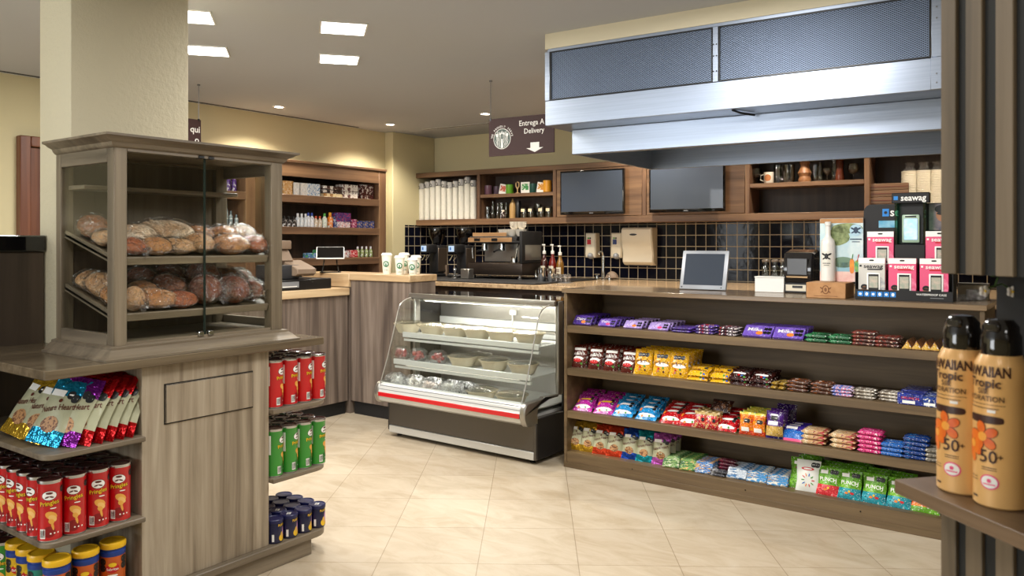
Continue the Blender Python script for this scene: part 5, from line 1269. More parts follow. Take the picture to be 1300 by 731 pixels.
for i, px in enumerate((734,755,775,797)): crow(mB,1,px,4,.062,-22,'dark brown candy pouch, %s brown row, second shelf' % ORD[i],.055,rz=8)
mY = Kind(mm(FY,'yellow',13,.118,.155,.05))
for i, px in enumerate((816,839,861)): crow(mY,1,px,4,.066,-20,'yellow candy pouch in the %s yellow row, second shelf' % ORD[i],.055,rz=6)
fp = lambda nm,m,seed,wd,wm,w=.125,h=.10,d=.03: Kind(pouch('candy_pouch',w,h,d,[(1,m)],[('text',wd,0,.45,.26,wm,.75,.0),('oct',.55,.72,.075)]+candies(seed,3),seed,8,8,.03,cat='candy'))
mYs = fp('y',FY,15,'m&m',M_BRN)
for i, px in enumerate((885,914)):
    for j in range(2): crow(mYs,1,px,3,.05,-62,'small yellow candy pouch in the %s lying pile, %s layer' % (['left','right'][i],['lower','upper'][j]),.045,dz=.026*j)
FD = wrap('dark_choc','#3a1612','#2a0f0c','#8a1f1a',40,.25,.5,.72)
kD = fp('d',FD,17,'',M_WHP,.125,.11)
for i, px in enumerate((937,965)):
    for j in range(2): crow(kD,1,px,3,.05,-60,'dark brown candy bag in the %s lying pile, %s layer' % (['left','right'][i],['lower','upper'][j]),.045,dz=.028*j)
kGd = Kind(barm('candy_bar',.15,.03,.02,wrap('gold_bar','#b8923a','#7a5a1c','#e2c878',45,.25,metal=.3),None))
for i, px in enumerate((988,998)): 
    o = kGd('gold candy bar lying endwise, %s one on the second shelf' % ['left','right'][i],'gold candy bars'); put(o, sx(px,.08), YF+.085, CZ[1], rz=R(80))
    o = kGd('gold candy bar on top of the %s gold bar, second shelf' % ['left','right'][i],'gold candy bars'); put(o, sx(px+2,.09), YF+.10, CZ[1]+.021, rz=R(76))
kO = Kind(barm('candy_bar',.115,.04,.020,wrap('brown_orange','#4a2614','#a8581a','#8a7a6a',50,.3,.40,.66),None)); cstack(kO,1,1013,3,.0205,'brown and orange candy bar, left pile on the second shelf',.05,2,.055); cstack(kO,1,1044,3,.0205,'brown and orange candy bar, right pile on the second shelf',.05,2,.055)
kS = Kind(barm('candy_bar',.105,.035,.016,wrap('blue_pink_stripe','#d8d4e6','#4a5ab0','#c86a90',70,.3,.5,.58),None)); cstack(kS,1,1069,3,.0165,'blue and pink striped candy bar pile right of the orange bars',.05,2,.05)
kSi = Kind(barm('candy_bar',.105,.035,.016,wrap('silver_brown','#a89f90','#5a4638','#d8d2c6',60,.3,.45,.6,metal=.3),None)); cstack(kSi,1,1098,3,.0165,'silvery brown candy bar, left pile, second shelf',.05,2,.05); cstack(kSi,1,1130,3,.0165,'silvery brown candy bar, right pile, second shelf',.05,2,.05)
kC = Kind(carton('chocolate_bag',.115,.09,.055,wrap('crunch_blue','#182c8a','#22389c','#101f6c',20,.22),'CRUNCH',M_REDP,'chocolate',M_WHP)); crow(kC,1,1158,3,.095,0,'blue chocolate pack with red word on the second shelf',.05)
kC2 = Kind(carton('chocolate_bag',.10,.09,.05,wrap('cookie_blue','#1c3f8f','#e8ece8','#16306e',30,.22),None,None,'chocolate',M_WHP)); crow(kC2,1,1184,2,.095,0,'blue and white chocolate pack at the right end, second shelf',.05)
# ---- third shelf
def flat(col, c2, c3, wd, wm, seed, w=.135, h=.15, d=.04, sc=30, base=None):
    m = wrap('gum_'+col.strip('#')+str(seed), col, c2, c3, sc, .22, .44, .64)
    return Kind(pouch('gummy_pouch',w,h,d,[(1,m)],[('text',wd,0,.62,.22,wm,.7,.05),('dot',0,.2,.42,.10,M_WHP),('dot',-.4,.14,.06,.06,M_ORG),('dot',.3,.16,.05,.05,M_GRNP),('oct',.6,.55,.07),('oct',.6,.72,.07),('dot',-.75,.5,.07,.12,M_ORG)],seed,8,10,.04,cat='candy'))
g1 = flat('#b8289a','#8a1a78','#c93aa8','',M_YEL,21); g2 = flat('#1f8fd0','#1670ac','#35a4e0','',M_WHP,22); g3 = flat('#c4161e','#96101a','#d42a2e','',M_WHP,23)
for K_, px, lb in ((g1,738,'magenta gummy pouch in the left magenta pile'),(g1,765,'magenta gummy pouch in the right magenta pile'),(g2,789,'bright blue gummy pouch in the left blue pile'),(g2,819,'bright blue gummy pouch in the right blue pile'),(g3,850,'bright red gummy pouch in the left red pile'),(g3,874,'bright red gummy pouch in the right red pile')):
    crow(K_,2,px,3,.05,-60,lb+', third shelf',.045,lift=.012,rz=6)
g4 = Kind(pouch('gummy_pouch',.085,.10,.05,[(.78,wrap('red_gold','#c4202a','#e0b070','#8a1418',45,.25)),(1,wrap('gold_top','#b89a5a','#6a5424','#d8c088',40,.3))],[('oct',.5,.5,.1)],25,7,9,.04,cat='candy'))
for i, px in enumerate((889,903)): crow(g4,2,px,3,.055,-14,'small red and gold gummy pouch, %s row on the third shelf' % ['left','right'][i],.05)
o = Kind(pouch('gummy_pouch',.13,.09,.05,[(1,wrap('dark_floral','#3a1a16','#7a4a1c','#1f1410',50,.3))],[],26,8,8,.06,cat='candy')); crow(o,2,914,1,.05,-50,'dark brown bag lying on top behind the red and gold pouches',.13,dz=.085)
g5 = flat('#c4141e','#8f0f18','#1f7a34','',M_WHP,27,.13,.13,.04,24); crow(g5,2,920,3,.05,-55,'red and green gummy pouch on the third shelf',.045,lift=.012)
g6 = Kind(pouch('gummy_pouch',.075,.125,.045,[(.22,wrap('orange_red','#d8401e','#e86a2a','#b82a14',30,.25)),(.85,wrap('orange_mix','#e8841e','#f0c02a','#d8381e',35,.25)),(1,wrap('lime_top','#d8c83a','#6a9a2a','#e8e06a',30,.3))],[('oct',.45,.62,.12),('oct',.1,.62,.12),('rect',0,.24,.6,.09,M_WHP)],28,7,10,.03,cat='candy'))
for i, px in enumerate((946,963)): crow(g6,2,px,4,.055,-10,'orange gummy pouch, %s row on the third shelf' % ['left','right'][i],.05)
g7 = Kind(pouch('raisin_pouch',.095,.15,.05,[(.12,wrap('indigo','#2a1f6a','#1a144a','#3a2f8a',20,.25)),(.48,wrap('raisin_tan','#c8a24a','#e0c070','#8a6a2a',30,.3)),(1,wrap('raisin_purple','#4a1f7a','#5c2c90','#3c1866',18,.25))],[('oct',.2,.74,.1),('oct',-.15,.74,.1),('rect',-.1,.56,.6,.07,M_WHP),('text','',0,.86,.2,M_WHP,.5)],29,8,11,.03,cat='snack')); crow(g7,2,983,2,.07,-10,'purple and gold raisin pouch on the third shelf',.05)
g7b = Kind(pouch('raisin_pouch',.11,.165,.05,[(1,wrap('deep_raisin','#2c1450','#3c1f68','#1e0c3a',18,.25))],[],30,8,11,.03,cat='snack')); crow(g7b,2,998,1,.05,-10,'tall dark purple pouch at the back of the third shelf',.20)
g8 = Kind(pouch('cookie_bag',.125,.10,.03,[(.15,M_PNK),(.68,wrap('sky_blue','#1f6ac0','#2a80d8','#d82a6a',30,.25,.3,.72)),(1,wrap('purple_blue','#3a2a8a','#2a5ab8','#4a2f9a',20,.25))],[('rect',-.2,.8,.5,.1,M_WHP)],31,8,8,.03,cat='cookies')); crow(g8,2,1005,3,.05,-48,'blue and pink cookie bag leaning on the third shelf',.05)
kT = Kind(barm('cookie_pack',.13,.06,.026,wrap('tan_red','#c8a070','#e2cca0','#a8202a',32,.3,.42,.6),None)); cstack(kT,2,1034,3,.0265,'tan and red cookie pack, left pile on the third shelf',.06,2,.07,jit=.12); cstack(kT,2,1071,3,.0265,'tan and red cookie pack, right pile on the third shelf',.06,2,.07,jit=.12)
kM = Kind(barm('candy_bar',.12,.05,.022,wrap('magenta_bar','#c8206a','#e45a96','#e8d0dc',45,.25,.5,.66),None)); cstack(kM,2,1105,5,.0225,'magenta candy bar in the tall pile on the third shelf',.05,2,.06)
kBl = Kind(barm('candy_bar',.115,.05,.022,wrap('blue_bar','#2a68b8','#cfe0f0','#1c4a90',45,.25,.36,.66),None)); cstack(kBl,2,1132,3,.0225,'light blue candy bar in the low pile on the third shelf',.05,2,.06)
kBk = Kind(barm('candy_bar',.12,.05,.022,wrap('navy_bar','#16387a','#3a8ad0','#c8d4e0',42,.25,.4,.7),None)); cstack(kBk,2,1163,5,.0225,'navy and blue candy bar in the tall pile on the third shelf',.05,2,.06)
kGy = Kind(barm('candy_bar',.11,.05,.022,wrap('grey_bar','#6a6458','#9a948a','#c8c4ba',42,.3),None)); cstack(kGy,2,1190,3,.0225,'grey candy bar in the pile at the right end, third shelf',.05,2,.06)
# ---- bottom shelf
def nbag(f, seed): return snack_bag(f, seed, .112, .185, .055)
for j,(f, px, nm, q) in enumerate(((F_GOLD,730,'yellow-footed','first'),(F_GOLD,746,'yellow-footed','second'),(F_ORNG,762,'orange-footed','first'),(F_ORNG,779,'orange-footed','second'),(F_BLUE,798,'blue-footed','only'),(F_TEAL,817,'teal-footed','only'),(F_PINK,838,'pink-footed','only'))):
    kk = Kind(nbag(f, 40+j)); lab = '%s snack bag, %s such row from left, bottom shelf' % (nm, q) if q != 'only' else '%s snack bag row on the bottom shelf' % nm
    crow(kk,3,px,3,.075,-20,lab,.06,rz=6)
def sachet(m, w=.105, h=.012, d=.13, cat='sachet'):
    return tag(MB().box(-w/2,w/2,-d/2,d/2,0,h,m,.004).done('sachet'),'x',cat)
for px, c_, c2, c3, n, lb in ((851,'#7fa05a','#d8d4c0','#3a6a3a',6,'green striped sachet, left pile on the bottom shelf'),(873,'#6a9a4a','#e0b070','#2f5a34',6,'green and orange striped sachet, second pile on the bottom shelf'),(893,'#3a78b8','#d8d8d0','#c89a5a',5,'blue striped sachet pile on the bottom shelf')):
    kk = Kind(tag(MB().box(-.05,.05,-.006,.006,0,.075,wrap('sach_'+c_.strip('#'),c_,c2,c3,38,.3,.42,.56,(1,1,2.2)),.003).done('sachet'),'x','sachet'))
    crow(kk,3,px,n,.032,-42,lb,.04,rz=10)
kMa = Kind(barm('snack_bar',.11,.045,.02,wrap('maroon_bar','#5a1428','#8a2a44','#d8c8c8',40,.3,.45,.7),None))
cstack(kMa,3,924,4,.0205,'maroon snack bar in the raised pile on the bottom shelf',.14,1)
kGr = Kind(barm('snack_bar',.10,.045,.018,wrap('dark_grey_bar','#4a4a50','#c8c8c8','#2a2a30',45,.3),None)); cstack(kGr,3,912,2,.0185,'grey snack bar before the maroon pile, bottom shelf',.05,1)
for px, c_, c2, c3, lb in ((934,'#c2ccd6','#4a7aa8','#eef0f0','silver and white wafer pack on the bottom shelf'),(960,'#3f8fc8','#e2dccc','#c8a884','left blue and white wafer pack on the bottom shelf'),(987,'#3f8fc8','#e2dccc','#b8946a','right blue and white wafer pack on the bottom shelf')):
    kk = Kind(tag(MB().box(-.055,.055,-.007,.007,0,.075,wrap('waf_'+c_.strip('#')+str(px),c_,c2,c3,34,.28,.45,.58,(.6,1,2)),.003).done('wafer_pack'),'x','wafer')); crow(kk,3,px,5,.034,-55,lb,.045,rz=8)
M_LIME = wrap('lime_pouch','#5f9a24','#7ab83a','#4a7a1c',16,.25)
gw = Kind(pouch('gum_pouch',.125,.165,.035,[(1,mat('pouch_white','#e2e4dc',.3))],[('dot',0,.72,.28,.07,M_REDP),('text','',0,.72,.12,M_WHP,.42),('oct',.45,.86,.085),('oct',.75,.86,.085)]+[('dot',.45*math.cos(a),.36+.17*math.sin(a),.075,.022,(M_REDP,M_GRNP,M_BLUP,M_ORG)[i%4],a) for i,a in enumerate([k*.628 for k in range(10)])],51,8,11,.02,cat='candy'))
gl = Kind(pouch('gum_pouch',.12,.165,.035,[(1,M_LIME)],[('oct',.4,.84,.08),('oct',.7,.84,.08),('rect',-.3,.82,.35,.05,M_WHP),('dot',0,.66,.3,.07,mat('maroon_print','#7a1428',.4))],52,8,11,.02,cat='candy'))
crow(gw,3,1025,1,.05,-16,'white pouch with coloured rays at the front of the bottom shelf',.05,rz=4)
crow(gl,3,1016,1,.05,-16,'lime green pouch peeking out left of the white pouch',.085,rz=2); crow(gl,3,1027,2,.06,-12,'lime green pouch standing behind the white pouch',.14,rz=4,dz=.0)
def punch(low, nm, seed): return Kind(pouch('gummy_pouch',.118,.15,.04,[(.36,low),(1,M_LIME)],[('text','PUNCH',0,.54,.24,M_WHP,.75,.0),('oct',.35,.82,.08),('oct',.68,.82,.08),('rect',-.35,.80,.32,.06,M_PAPER),('dot',-.2,.2,.07,.05,M_ORG),('dot',.3,.2,.09,.05,M_REDP),('dot',.05,.26,.05,.05,M_YEL)],seed,8,11,.03,cat='candy'))
pr_ = punch(wrap('punch_red','#d03038','#e8565a','#b81f2a',20,.25),'r',53); pt_ = punch(wrap('punch_teal','#1f8a98','#2aa4b0','#176f7c',20,.25),'t',54)
crow(pr_,3,1050,3,.06,-16,'lime and red gummy pouch on the bottom shelf',.05); crow(pt_,3,1077,3,.06,-18,'lime and teal gummy pouch, left row on the bottom shelf',.05); crow(pt_,3,1109,3,.06,-18,'lime and teal gummy pouch, middle row on the bottom shelf',.05); crow(pt_,3,1141,3,.06,-22,'lime and teal gummy pouch, right row on the bottom shelf',.05)
kl = Kind(pouch('gummy_pouch',.125,.10,.03,[(1,M_LIME)],[('text','PUNCH',0,.5,.2,M_WHP,.6)],55,8,8,.03,cat='candy'))
for px, n_, lb in ((1062,4,'plain lime pouch lying in the pile behind the red and lime one'),(1092,6,'plain lime pouch in the tallest pile on the bottom shelf'),(1128,4,'plain lime pouch in the right pile on the bottom shelf')): 
    for i in range(n_): put(kl('%s, %s from below' % (lb, ORD[i]),'packs: '+lb), sx(px,.28), YF+.30, CZ[3]+.026*i, rx=R(-82))
po = Kind(pouch('gummy_pouch',.135,.13,.04,[(.2,M_LIME),(1,wrap('orange_pouch','#e0601e','#f08a34','#c83a14',22,.25))],[('dot',0,.5,.3,.2,M_WHP),('dot',0,.5,.24,.15,M_REDP),('dot',0,.48,.18,.09,mat('print_cream','#f0e2b8',.4))],56,8,10,.03,cat='candy')); crow(po,3,1174,2,.06,-30,'orange gummy pouch at the right end of the bottom shelf',.05)

# ============================================================ ON THE CANDY COUNTER
TZ = 1.145
def tput(o, px, y, lb=None, rz=0, g=None):
    if lb: o['label'] = lb
    if g: o['group'] = g
    put(o, on_y(px, 340, y)[0], y, TZ, rz=R(rz)); return o
# slanted point-of-sale screen
ps = E('counter_screen','slanted silver-framed flat screen standing on the candy counter','screen')
tl = Matrix.Rotation(R(-16),4,'X')
hh, ww = .255, .300
P(MB(tl).box(-ww/2,ww/2,0,.022,.004,hh,M_LGREY,.006,2), 'frame', ps)
P(MB(tl).box(-ww/2+.024,ww/2-.024,-.0012,.002,.032,hh-.022,mat('pos_screen','#3c4450',.18,coat=.4)), 'display', ps)
P(MB(tl).lathe([(.0,.0),(.005,.001),(.005,.004)], M_BLACK, 10, cx=-ww/2+.016, cy=-.0015, cz=.018, axis='y').lathe([(.0,.0),(.004,.001),(.004,.004)], M_BLACK, 10, cx=ww/2-.03, cy=-.0015, cz=.018, axis='y'), 'buttons', ps)
P(MB().prism([(.02,.0),(.13,.0),(.13,.012),(.075,.14),(.06,.14)],-.06,.06,M_DGREY,'x',.004), 'stand', ps)
tput(ps, 891, 4.68, rz=2)
# white box with small carafes, coin scale
wb = E('white_carton','low white carton with folded flap on the candy counter','box')
P(MB().box(-.085,.085,-.06,.06,0,.085,M_PAPER,.002), 'carton', wb); P(MB().box(-.088,.088,-.062,.03,.0855,.093,M_PAPER,.002), 'lid_flap', wb); tput(wb, 980, 4.78, rz=3)
for i, px in enumerate((972,984,994)): 
    o = tag(MB().lathe([(.020,0),(.022,.004),(.022,.05),(.012,.07),(.020,.085)], M_GLS, 14).lathe([(.02,.085),(.022,.095),(.012,.10)], M_TAUPE, 14).done('glass_cruet'),'x','cruet'); o['label'] = '%s glass cruet behind the white carton' % ORD[i]; o['group'] = 'glass cruets'; put(o, on_y(px,340,4.812)[0], 4.812+.03*0, TZ+.0938, rz=0)
td = E('towel_box_dispenser','dark rounded dispenser with shiny front beside the brown promo box','dispenser')
P(MB().box(-.085,.085,-.07,.07,.0,.06,M_DGREY,.006).box(-.07,.05,-.0715,-.07,.012,.05,M_IVORY,.002).box(-.03,.03,-.0725,-.0712,.03,.044,M_DGREY), 'base', td)
P(MB().prism([(-.06,.062),(.07,.062),(.07,.24),(.03,.255),(-.05,.235),(-.075,.16),(-.075,.10)],-.088,.088,mat('smoke_plastic','#1f1d1d',.12,coat=.6),'x',.01), 'hood', td)
P(MB().box(-.06,.06,-.080,-.072,.105,.205,mat('smoke_window','#2c2a29',.3,coat=.2),.004).box(-.062,.062,-.081,-.074,.09,.10,mat('bronze_strip','#8a6f4e',.3,.7)), 'front_window', td)
tput(td, 1018, 4.80, rz=-4)
# brown promo box with bottle carton
M_KRAFT = mat('kraft_card','#b8895a',.65,c2='#a97a4c',sc=20); M_KSEAL = mat('kraft_print','#7a4f2c',.7)
kb_ = E('kraft_display_box','brown cardboard display box with round printed seal','box')
b = MB().box(-.10,.10,-.10,.10,0,.082,M_KRAFT,.002); s = plane_y(-.1008)
b.blob(0,.045,.018,.024,M_KSEAL,s,2,10); b.blob(0,.045,.013,.018,M_KRAFT,plane_y(-.1012),2,10); b.blob(0,.045,.007,.011,M_KSEAL,plane_y(-.1016),2,6)
for sg in (-1,1): b.blob(sg*.02,.052,.011,.004,M_KSEAL,s,2,6,sg*.6).blob(sg*.018,.034,.009,.004,M_KSEAL,s,2,6,-sg*.6)
b.rect(-.06,.06,.010,.0125,M_KSEAL,s,1); P(b,'box',kb_)
tput(kb_, 1054, 4.50, rz=1)
pc = E('drink_promo_panel','tall illustrated promo card with a beach and cocktail, behind the brown box','promo display')
b = MB().box(-.112,.112,0,.02,0,.335,mat('sky_card','#9cc4d2',.5,c2='#d8e4e0',sc=6),.001).box(-.112,.112,-.001,.021,.318,.345,M_KRAFT,.001)
s = plane_y(-.0008); s2 = plane_y(-.0014); s3 = plane_y(-.002)
b.rect(-.112,.112,.0,.055,mat('beach_pink','#e0a8a0',.5,c2='#efd8c8',sc=12),s,1).rect(-.02,.112,.055,.105,mat('sea_blue','#6fa8bc',.5,c2='#a8ccd2',sc=14,stretch=(.3,1,1)),s,1)
b.blob(.01,.105,.06,.03,mat('hill_green','#6d8a72',.5),s,2,8).blob(.03,.29,.08,.028,mat('palm_green','#5a6a3a',.5,c2='#93a06a',sc=40),s,2,10).blob(-.01,.25,.05,.05,MATS['palm_green'],s,3,8,.4).blob(.075,.28,.032,.032,mat('seal_blue','#a8c8d8',.5),s2,2,12)
M_NAVYP = mat('print_navy','#243a54',.5)
b.blob(.075,.28,.012,.018,M_NAVYP,s3,2,8)
for sg in (-1,1): b.blob(.075+sg*.016,.288,.012,.005,M_NAVYP,s3,2,6,sg*.5).blob(.075+sg*.015,.268,.010,.004,M_NAVYP,s3,2,6,-sg*.5)
b.rect(.045,.105,.228,.234,M_NAVYP,s3,1); b.rect(.055,.095,.215,.219,M_NAVYP,s3,1)
b.blob(.082,.085,.014,.032,mat('cocktail_green','#3f9a5a',.4,c2='#c8c43a',sc=18),s3,3,8).blob(.055,.085,.012,.040,mat('cocktail_orange','#e8a02a',.4,c2='#e0662a',sc=18),s3,3,8).tube([(.082,-.003,.11),(.09,-.003,.15)],.002,M_REDP,5).tube([(.055,-.003,.12),(.06,-.003,.15)],.002,M_GRNP,5)
P(b,'printed_card',pc)
bt = MB(Matrix.Translation((-.063,-.025,0))).lathe([(.034,0),(.038,.004),(.038,.20),(.034,.225),(.02,.24),(.014,.255),(.014,.305),(.017,.306),(.017,.325),(.013,.327)], mat('white_bottle','#e0ddd6',.3), 20)
P(bt,'bottle',pc,'white bottle')
c2_ = cyl(.038,.001); sfm = lambda a, z: tuple(Vector(c2_(a, z))+Vector((-.063,-.025,0)))
b = MB().rect(-.026,.026,.078,.165,mat('label_cream','#d9d6ca',.4),(lambda a, z: tuple(Vector(cyl(.038,.0005)(a, z))+Vector((-.063,-.025,0)))),4).blob(0,.138,.010,.016,M_BLKP,sfm,2,8)
for sg in (-1,1): b.blob(sg*.015,.148,.013,.005,M_BLKP,sfm,2,6,sg*.5).blob(sg*.013,.126,.010,.004,M_BLKP,sfm,2,6,-sg*.5)
b.rect(-.02,.02,.098,.102,M_BLKP,sfm,3).rect(-.014,.014,.088,.091,M_BLKP,sfm,3)
P(b,'bottle_label',pc)
put(pc, on_y(1068,330,4.575)[0], 4.575, TZ+.0825, rz=R(1))
# waterproof case display
sd = E('phone_case_display','black cardboard display stand for phone cases with blue icons','display stand')
M_SEAB = mat('display_blue','#1a7fd0',.4)
b = MB().box(-.225,.225,-.085,.10,0,.012,M_MATTE).box(-.225,.225,-.087,-.080,0,.052,M_MATTE,.001)
s = plane_y(-.0876); s2 = plane_y(-.0882)
for i in range(6): b.rect(-.212+.031*i,-.186+.031*i,.016,.042,M_SEAB,s,1).blob(-.199+.031*i,.029,.007,.009 if i%2 else .006,M_WHP,s2,2 if i%2 else 3,6)
b.text('WATERPROOF CASE',.13,.034,.014,M_WHP,s,.012,wid=.135).rect(.125,.185,.016,.020,M_GREY,s,1)
b.box(-.225,-.222,-.085,.10,.012,.14,M_MATTE).box(.222,.225,-.085,.10,.012,.14,M_MATTE)
P(b,'tray',sd)
b = MB().box(-.215,.215,-.02,-.016,.012,.15,M_MATTE).prism(rounded(-.215,.215,.15,.50,('nw','ne'),.04),.092,.098,M_MATTE,'y').prism([(-.215,.012),(.215,.012),(.215,.15),(-.215,.15)],.092,.098,M_MATTE,'y')
b.box(-.215,.215,-.016,.092,.14,.15,M_MATTE)
s = plane_y(.0912); b.rect(-.122,-.090,.435,.475,M_SEAB,s,1).blob(-.106,.455,.008,.008,M_MATTE,plane_y(.0906)).text('seawag',.0,.455,.062,M_WHP,s,.014,wid=.17).rect(-.14,-.05,.375,.412,mat('photo_blue','#4aa0c8',.4,c2='#8fc4d8',sc=20),s,1)
b.rect(.10,.205,.36,.495,mat('portrait_card','#5a5a66',.4,c2='#9a8a8a',sc=18),s,1).blob(.16,.44,.028,.036,mat('skin','#b07a58',.6),plane_y(.0904),2,8).blob(.16,.468,.034,.022,M_BLKP,plane_y(.0898),2,8).blob(.16,.445,.025,.008,M_BLKP,plane_y(.0892),2,8)
P(b,'back_card',sd)
def case_box(c_, c2, lab, x, y, z, word_m):
    e = E('phone_case_box', lab, 'phone case', group='boxed phone cases on the black display'); w, h, d = .128, .202, .035
    m = mat('casebox_'+c_.strip('#'), c_, .4)
    b = MB().box(-w/2,w/2,-d/2,d/2,0,h,m,.0015); s = plane_y(-d/2-.0006); s2 = plane_y(-d/2-.0011); s3 = plane_y(-d/2-.0017)
    b.rect(-w/2,w/2,h-.028,h,M_WHP,s,1).blob(0,h-.012,.012,.004,M_BLKP,s2,3,6)
    b.text('seawag',.008,h-.043,.029,word_m,s2,.018,wid=.092).rect(-w/2+.006,-w/2+.016,h-.046,h-.036,word_m,s2,1)
    b.rect(-.02,.05,h-.062,h-.055,M_REDP if c_ != '#c9c6be' else M_DGREY,s2,1)
    b.blob(.035,.06,.03,.045,mat('leaf_'+c_.strip('#'),c2,.5,c2=c_,sc=60),s,2,8)
    b.blob(-.035,.04,.014,.018,mat('skin','#b07a58',.6),s2,2,8).blob(-.035,.052,.017,.014,M_BLKP,s2,2,8).blob(-.035,.045,.012,.004,M_BLKP,s3,2,6).blob(-.030,.012,.022,.016,MATS['skin'],s2,2,8)
    P(b,'box',e)
    p_ = MB().box(-.022,.042,-d/2-.005,-d/2-.001,.030,.125,M_WHP,.004).box(-.015,.035,-d/2-.0062,-d/2-.005,.037,.119,M_BLKP,.002).box(-.011,.031,-d/2-.0067,-d/2-.0061,.048,.108,mat('case_photo','#8fa090',.3,c2='#c8b8a8',sc=40))
    P(p_,'phone_case',e)
    o = DSP @ Vector((x,y,z)); e.location = o; e.rotation_euler = (0,0,DRZ); return e
DY, DPX = 4.515, 1149
DX = on_y(DPX,380,DY)[0]; DRZ = R(2)
DSP = Matrix.Translation((DX,DY,TZ)) @ Matrix.Rotation(DRZ,4,'Z')
sd.location = (DX,DY,TZ+.0004); sd.rotation_euler = (0,0,DRZ)
PK_ = '#e0567e'
for c_, c2, lab, x, y, z, wm in (('#c9c6be','#8a8f98','white and grey boxed phone case, front left of the display',-.148,-.052,.0135,M_BLKP),(PK_,'#f08aa8','pink boxed phone case, middle of the front row',-.004,-.052,.0135,M_WHP),(PK_,'#f08aa8','pink boxed phone case, front right of the display',.14,-.052,.0135,M_WHP),(PK_,'#f08aa8','pink boxed phone case, upper left of the display',-.118,.02,.1515,M_WHP),(PK_,'#f08aa8','pink boxed phone case, upper right partly hidden by the slats',.158,.02,.1515,M_WHP),(PK_,'#f08aa8','pink boxed phone case behind the middle front one',-.004,-.0035+.0,.0135,M_WHP)):
    if 'behind' in lab: continue
    case_box(c_, c2, lab, x, y, z, wm)
ts = E('lit_sample_case','black sample stand with a glowing pale blue phone case on the display','display stand')
b = MB().box(-.07,.07,-.02,.06,-.085,.05,M_MATTE,.003).box(-.06,.06,.03,.05,.05,.272,M_MATTE,.003).box(-.088,.088,.0,.05,.264,.318,M_MATTE,.003).text('seawag',.014,.290,.044,M_WHP,plane_y(-.0008),.018,wid=.118).rect(-.078,-.058,.281,.301,M_SEAB,plane_y(-.0008),1)
P(b,'stand',ts)
P(MB().box(-.042,.042,.015,.030,.058,.205,mat('case_rim','#a8c0a8',.25),.010,2).box(-.026,.026,.0145,.0152,.19,.198,M_BLKP), 'sample_case', ts)
P(MB().box(-.030,.030,.0135,.0148,.075,.182,mat('lit_screen','#8ab0f4',.4,c2='#c8d8ff',sc=30,emit=EM_PHONE),.002), 'lit_screen', ts, 'glowing pale blue screen')
P(MB().box(-.072,-.060,-.01,.05,.05,.264,film('green_acrylic','#8fd0b8',.10,.1),.001).box(.060,.072,-.01,.05,.05,.264,MATS['green_acrylic'],.001), 'clear_side', ts)
o = DSP @ Vector((.022,.016,.2360)); ts.location = o; ts.rotation_euler = (0,0,DRZ)
# acrylic trays at the counter's end
def acr(w,d,h):
    return tag(MB().box(-w/2,w/2,-d/2,d/2,0,.004,M_CLEARPL).box(-w/2,w/2,-d/2,-d/2+.003,.004,h,M_CLEARPL).box(-w/2,w/2,d/2-.003,d/2,.004,h,M_CLEARPL).box(-w/2,-w/2+.003,-d/2+.003,d/2-.003,.004,h,M_CLEARPL).box(w/2-.003,w/2,-d/2+.003,d/2-.003,.004,h,M_CLEARPL).done('acrylic_tray'),'x','tray')
for px,y,w,h,lb in ((1226,4.66,.09,.03,'low clear acrylic tray at the right end of the candy counter'),(1240,4.70,.09,.055,'taller clear acrylic tray beside the low one')): tput(acr(w,.08,h), px, y, lb, g='clear acrylic trays')
o = T(MB().box(-.07,.07,-.03,.03,0,.075,mat('tan_box','#75674f',.5),.003).box(-.072,.072,-.032,.032,.076,.084,M_DGREY,.002),'tan_box','taupe lidded box behind the acrylic trays','box'); tput(o, 1236, 4.775)

# ============================================================ RIGHT FIXTURE
# frame: origin far-left shelf corner; +x along the shelf edge towards the far side, y into the fixture
ah = R(126+12.2)
C0 = (CA*.453-SA*.943, SA*.453+CA*.943)
FM = Matrix.Translation((C0[0],C0[1],0)) @ Matrix.Rotation(ah+math.pi,4,'Z')
# local x: from the far corner towards the camera, local y: into the fixture (to the right)
fx = E('slatted_niche_unit','slatted oak wall unit with an open niche and shelf at the right edge','shelf unit',(C0[0],C0[1],0),ah+math.pi)
ZN = 1.16
P(MB().box(0,.62,0,.40,ZN-.0165,ZN,W_NICHE_TOP,.001), 'niche_shelf', fx)
SD = .047
SLX = [(.0194,.0427),(.0568,.0805),(.0988,.1224)]+[(.141+.0415*k,.165+.0415*k) for k in range(11)]
for z0, z1, nm in ((1.404,2.66,'upper'),(.0,ZN-.017,'lower')):
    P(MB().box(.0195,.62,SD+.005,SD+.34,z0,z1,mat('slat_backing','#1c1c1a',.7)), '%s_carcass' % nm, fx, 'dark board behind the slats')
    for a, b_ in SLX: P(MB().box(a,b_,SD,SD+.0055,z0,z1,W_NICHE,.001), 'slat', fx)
P(MB().box(.045,.62,.100,.108,ZN,1.404,mat('niche_dark_sheet','#0d0c0b',.7)), 'niche_dark_sheet', fx)  # black sheet added to stand for the dark void of the open niche
def fput(o, x, y, z=ZN, rz=0): v = FM @ Vector((x,y,0)); put(o, v.x, v.y, z, rz=ah+math.pi+R(rz)); return o
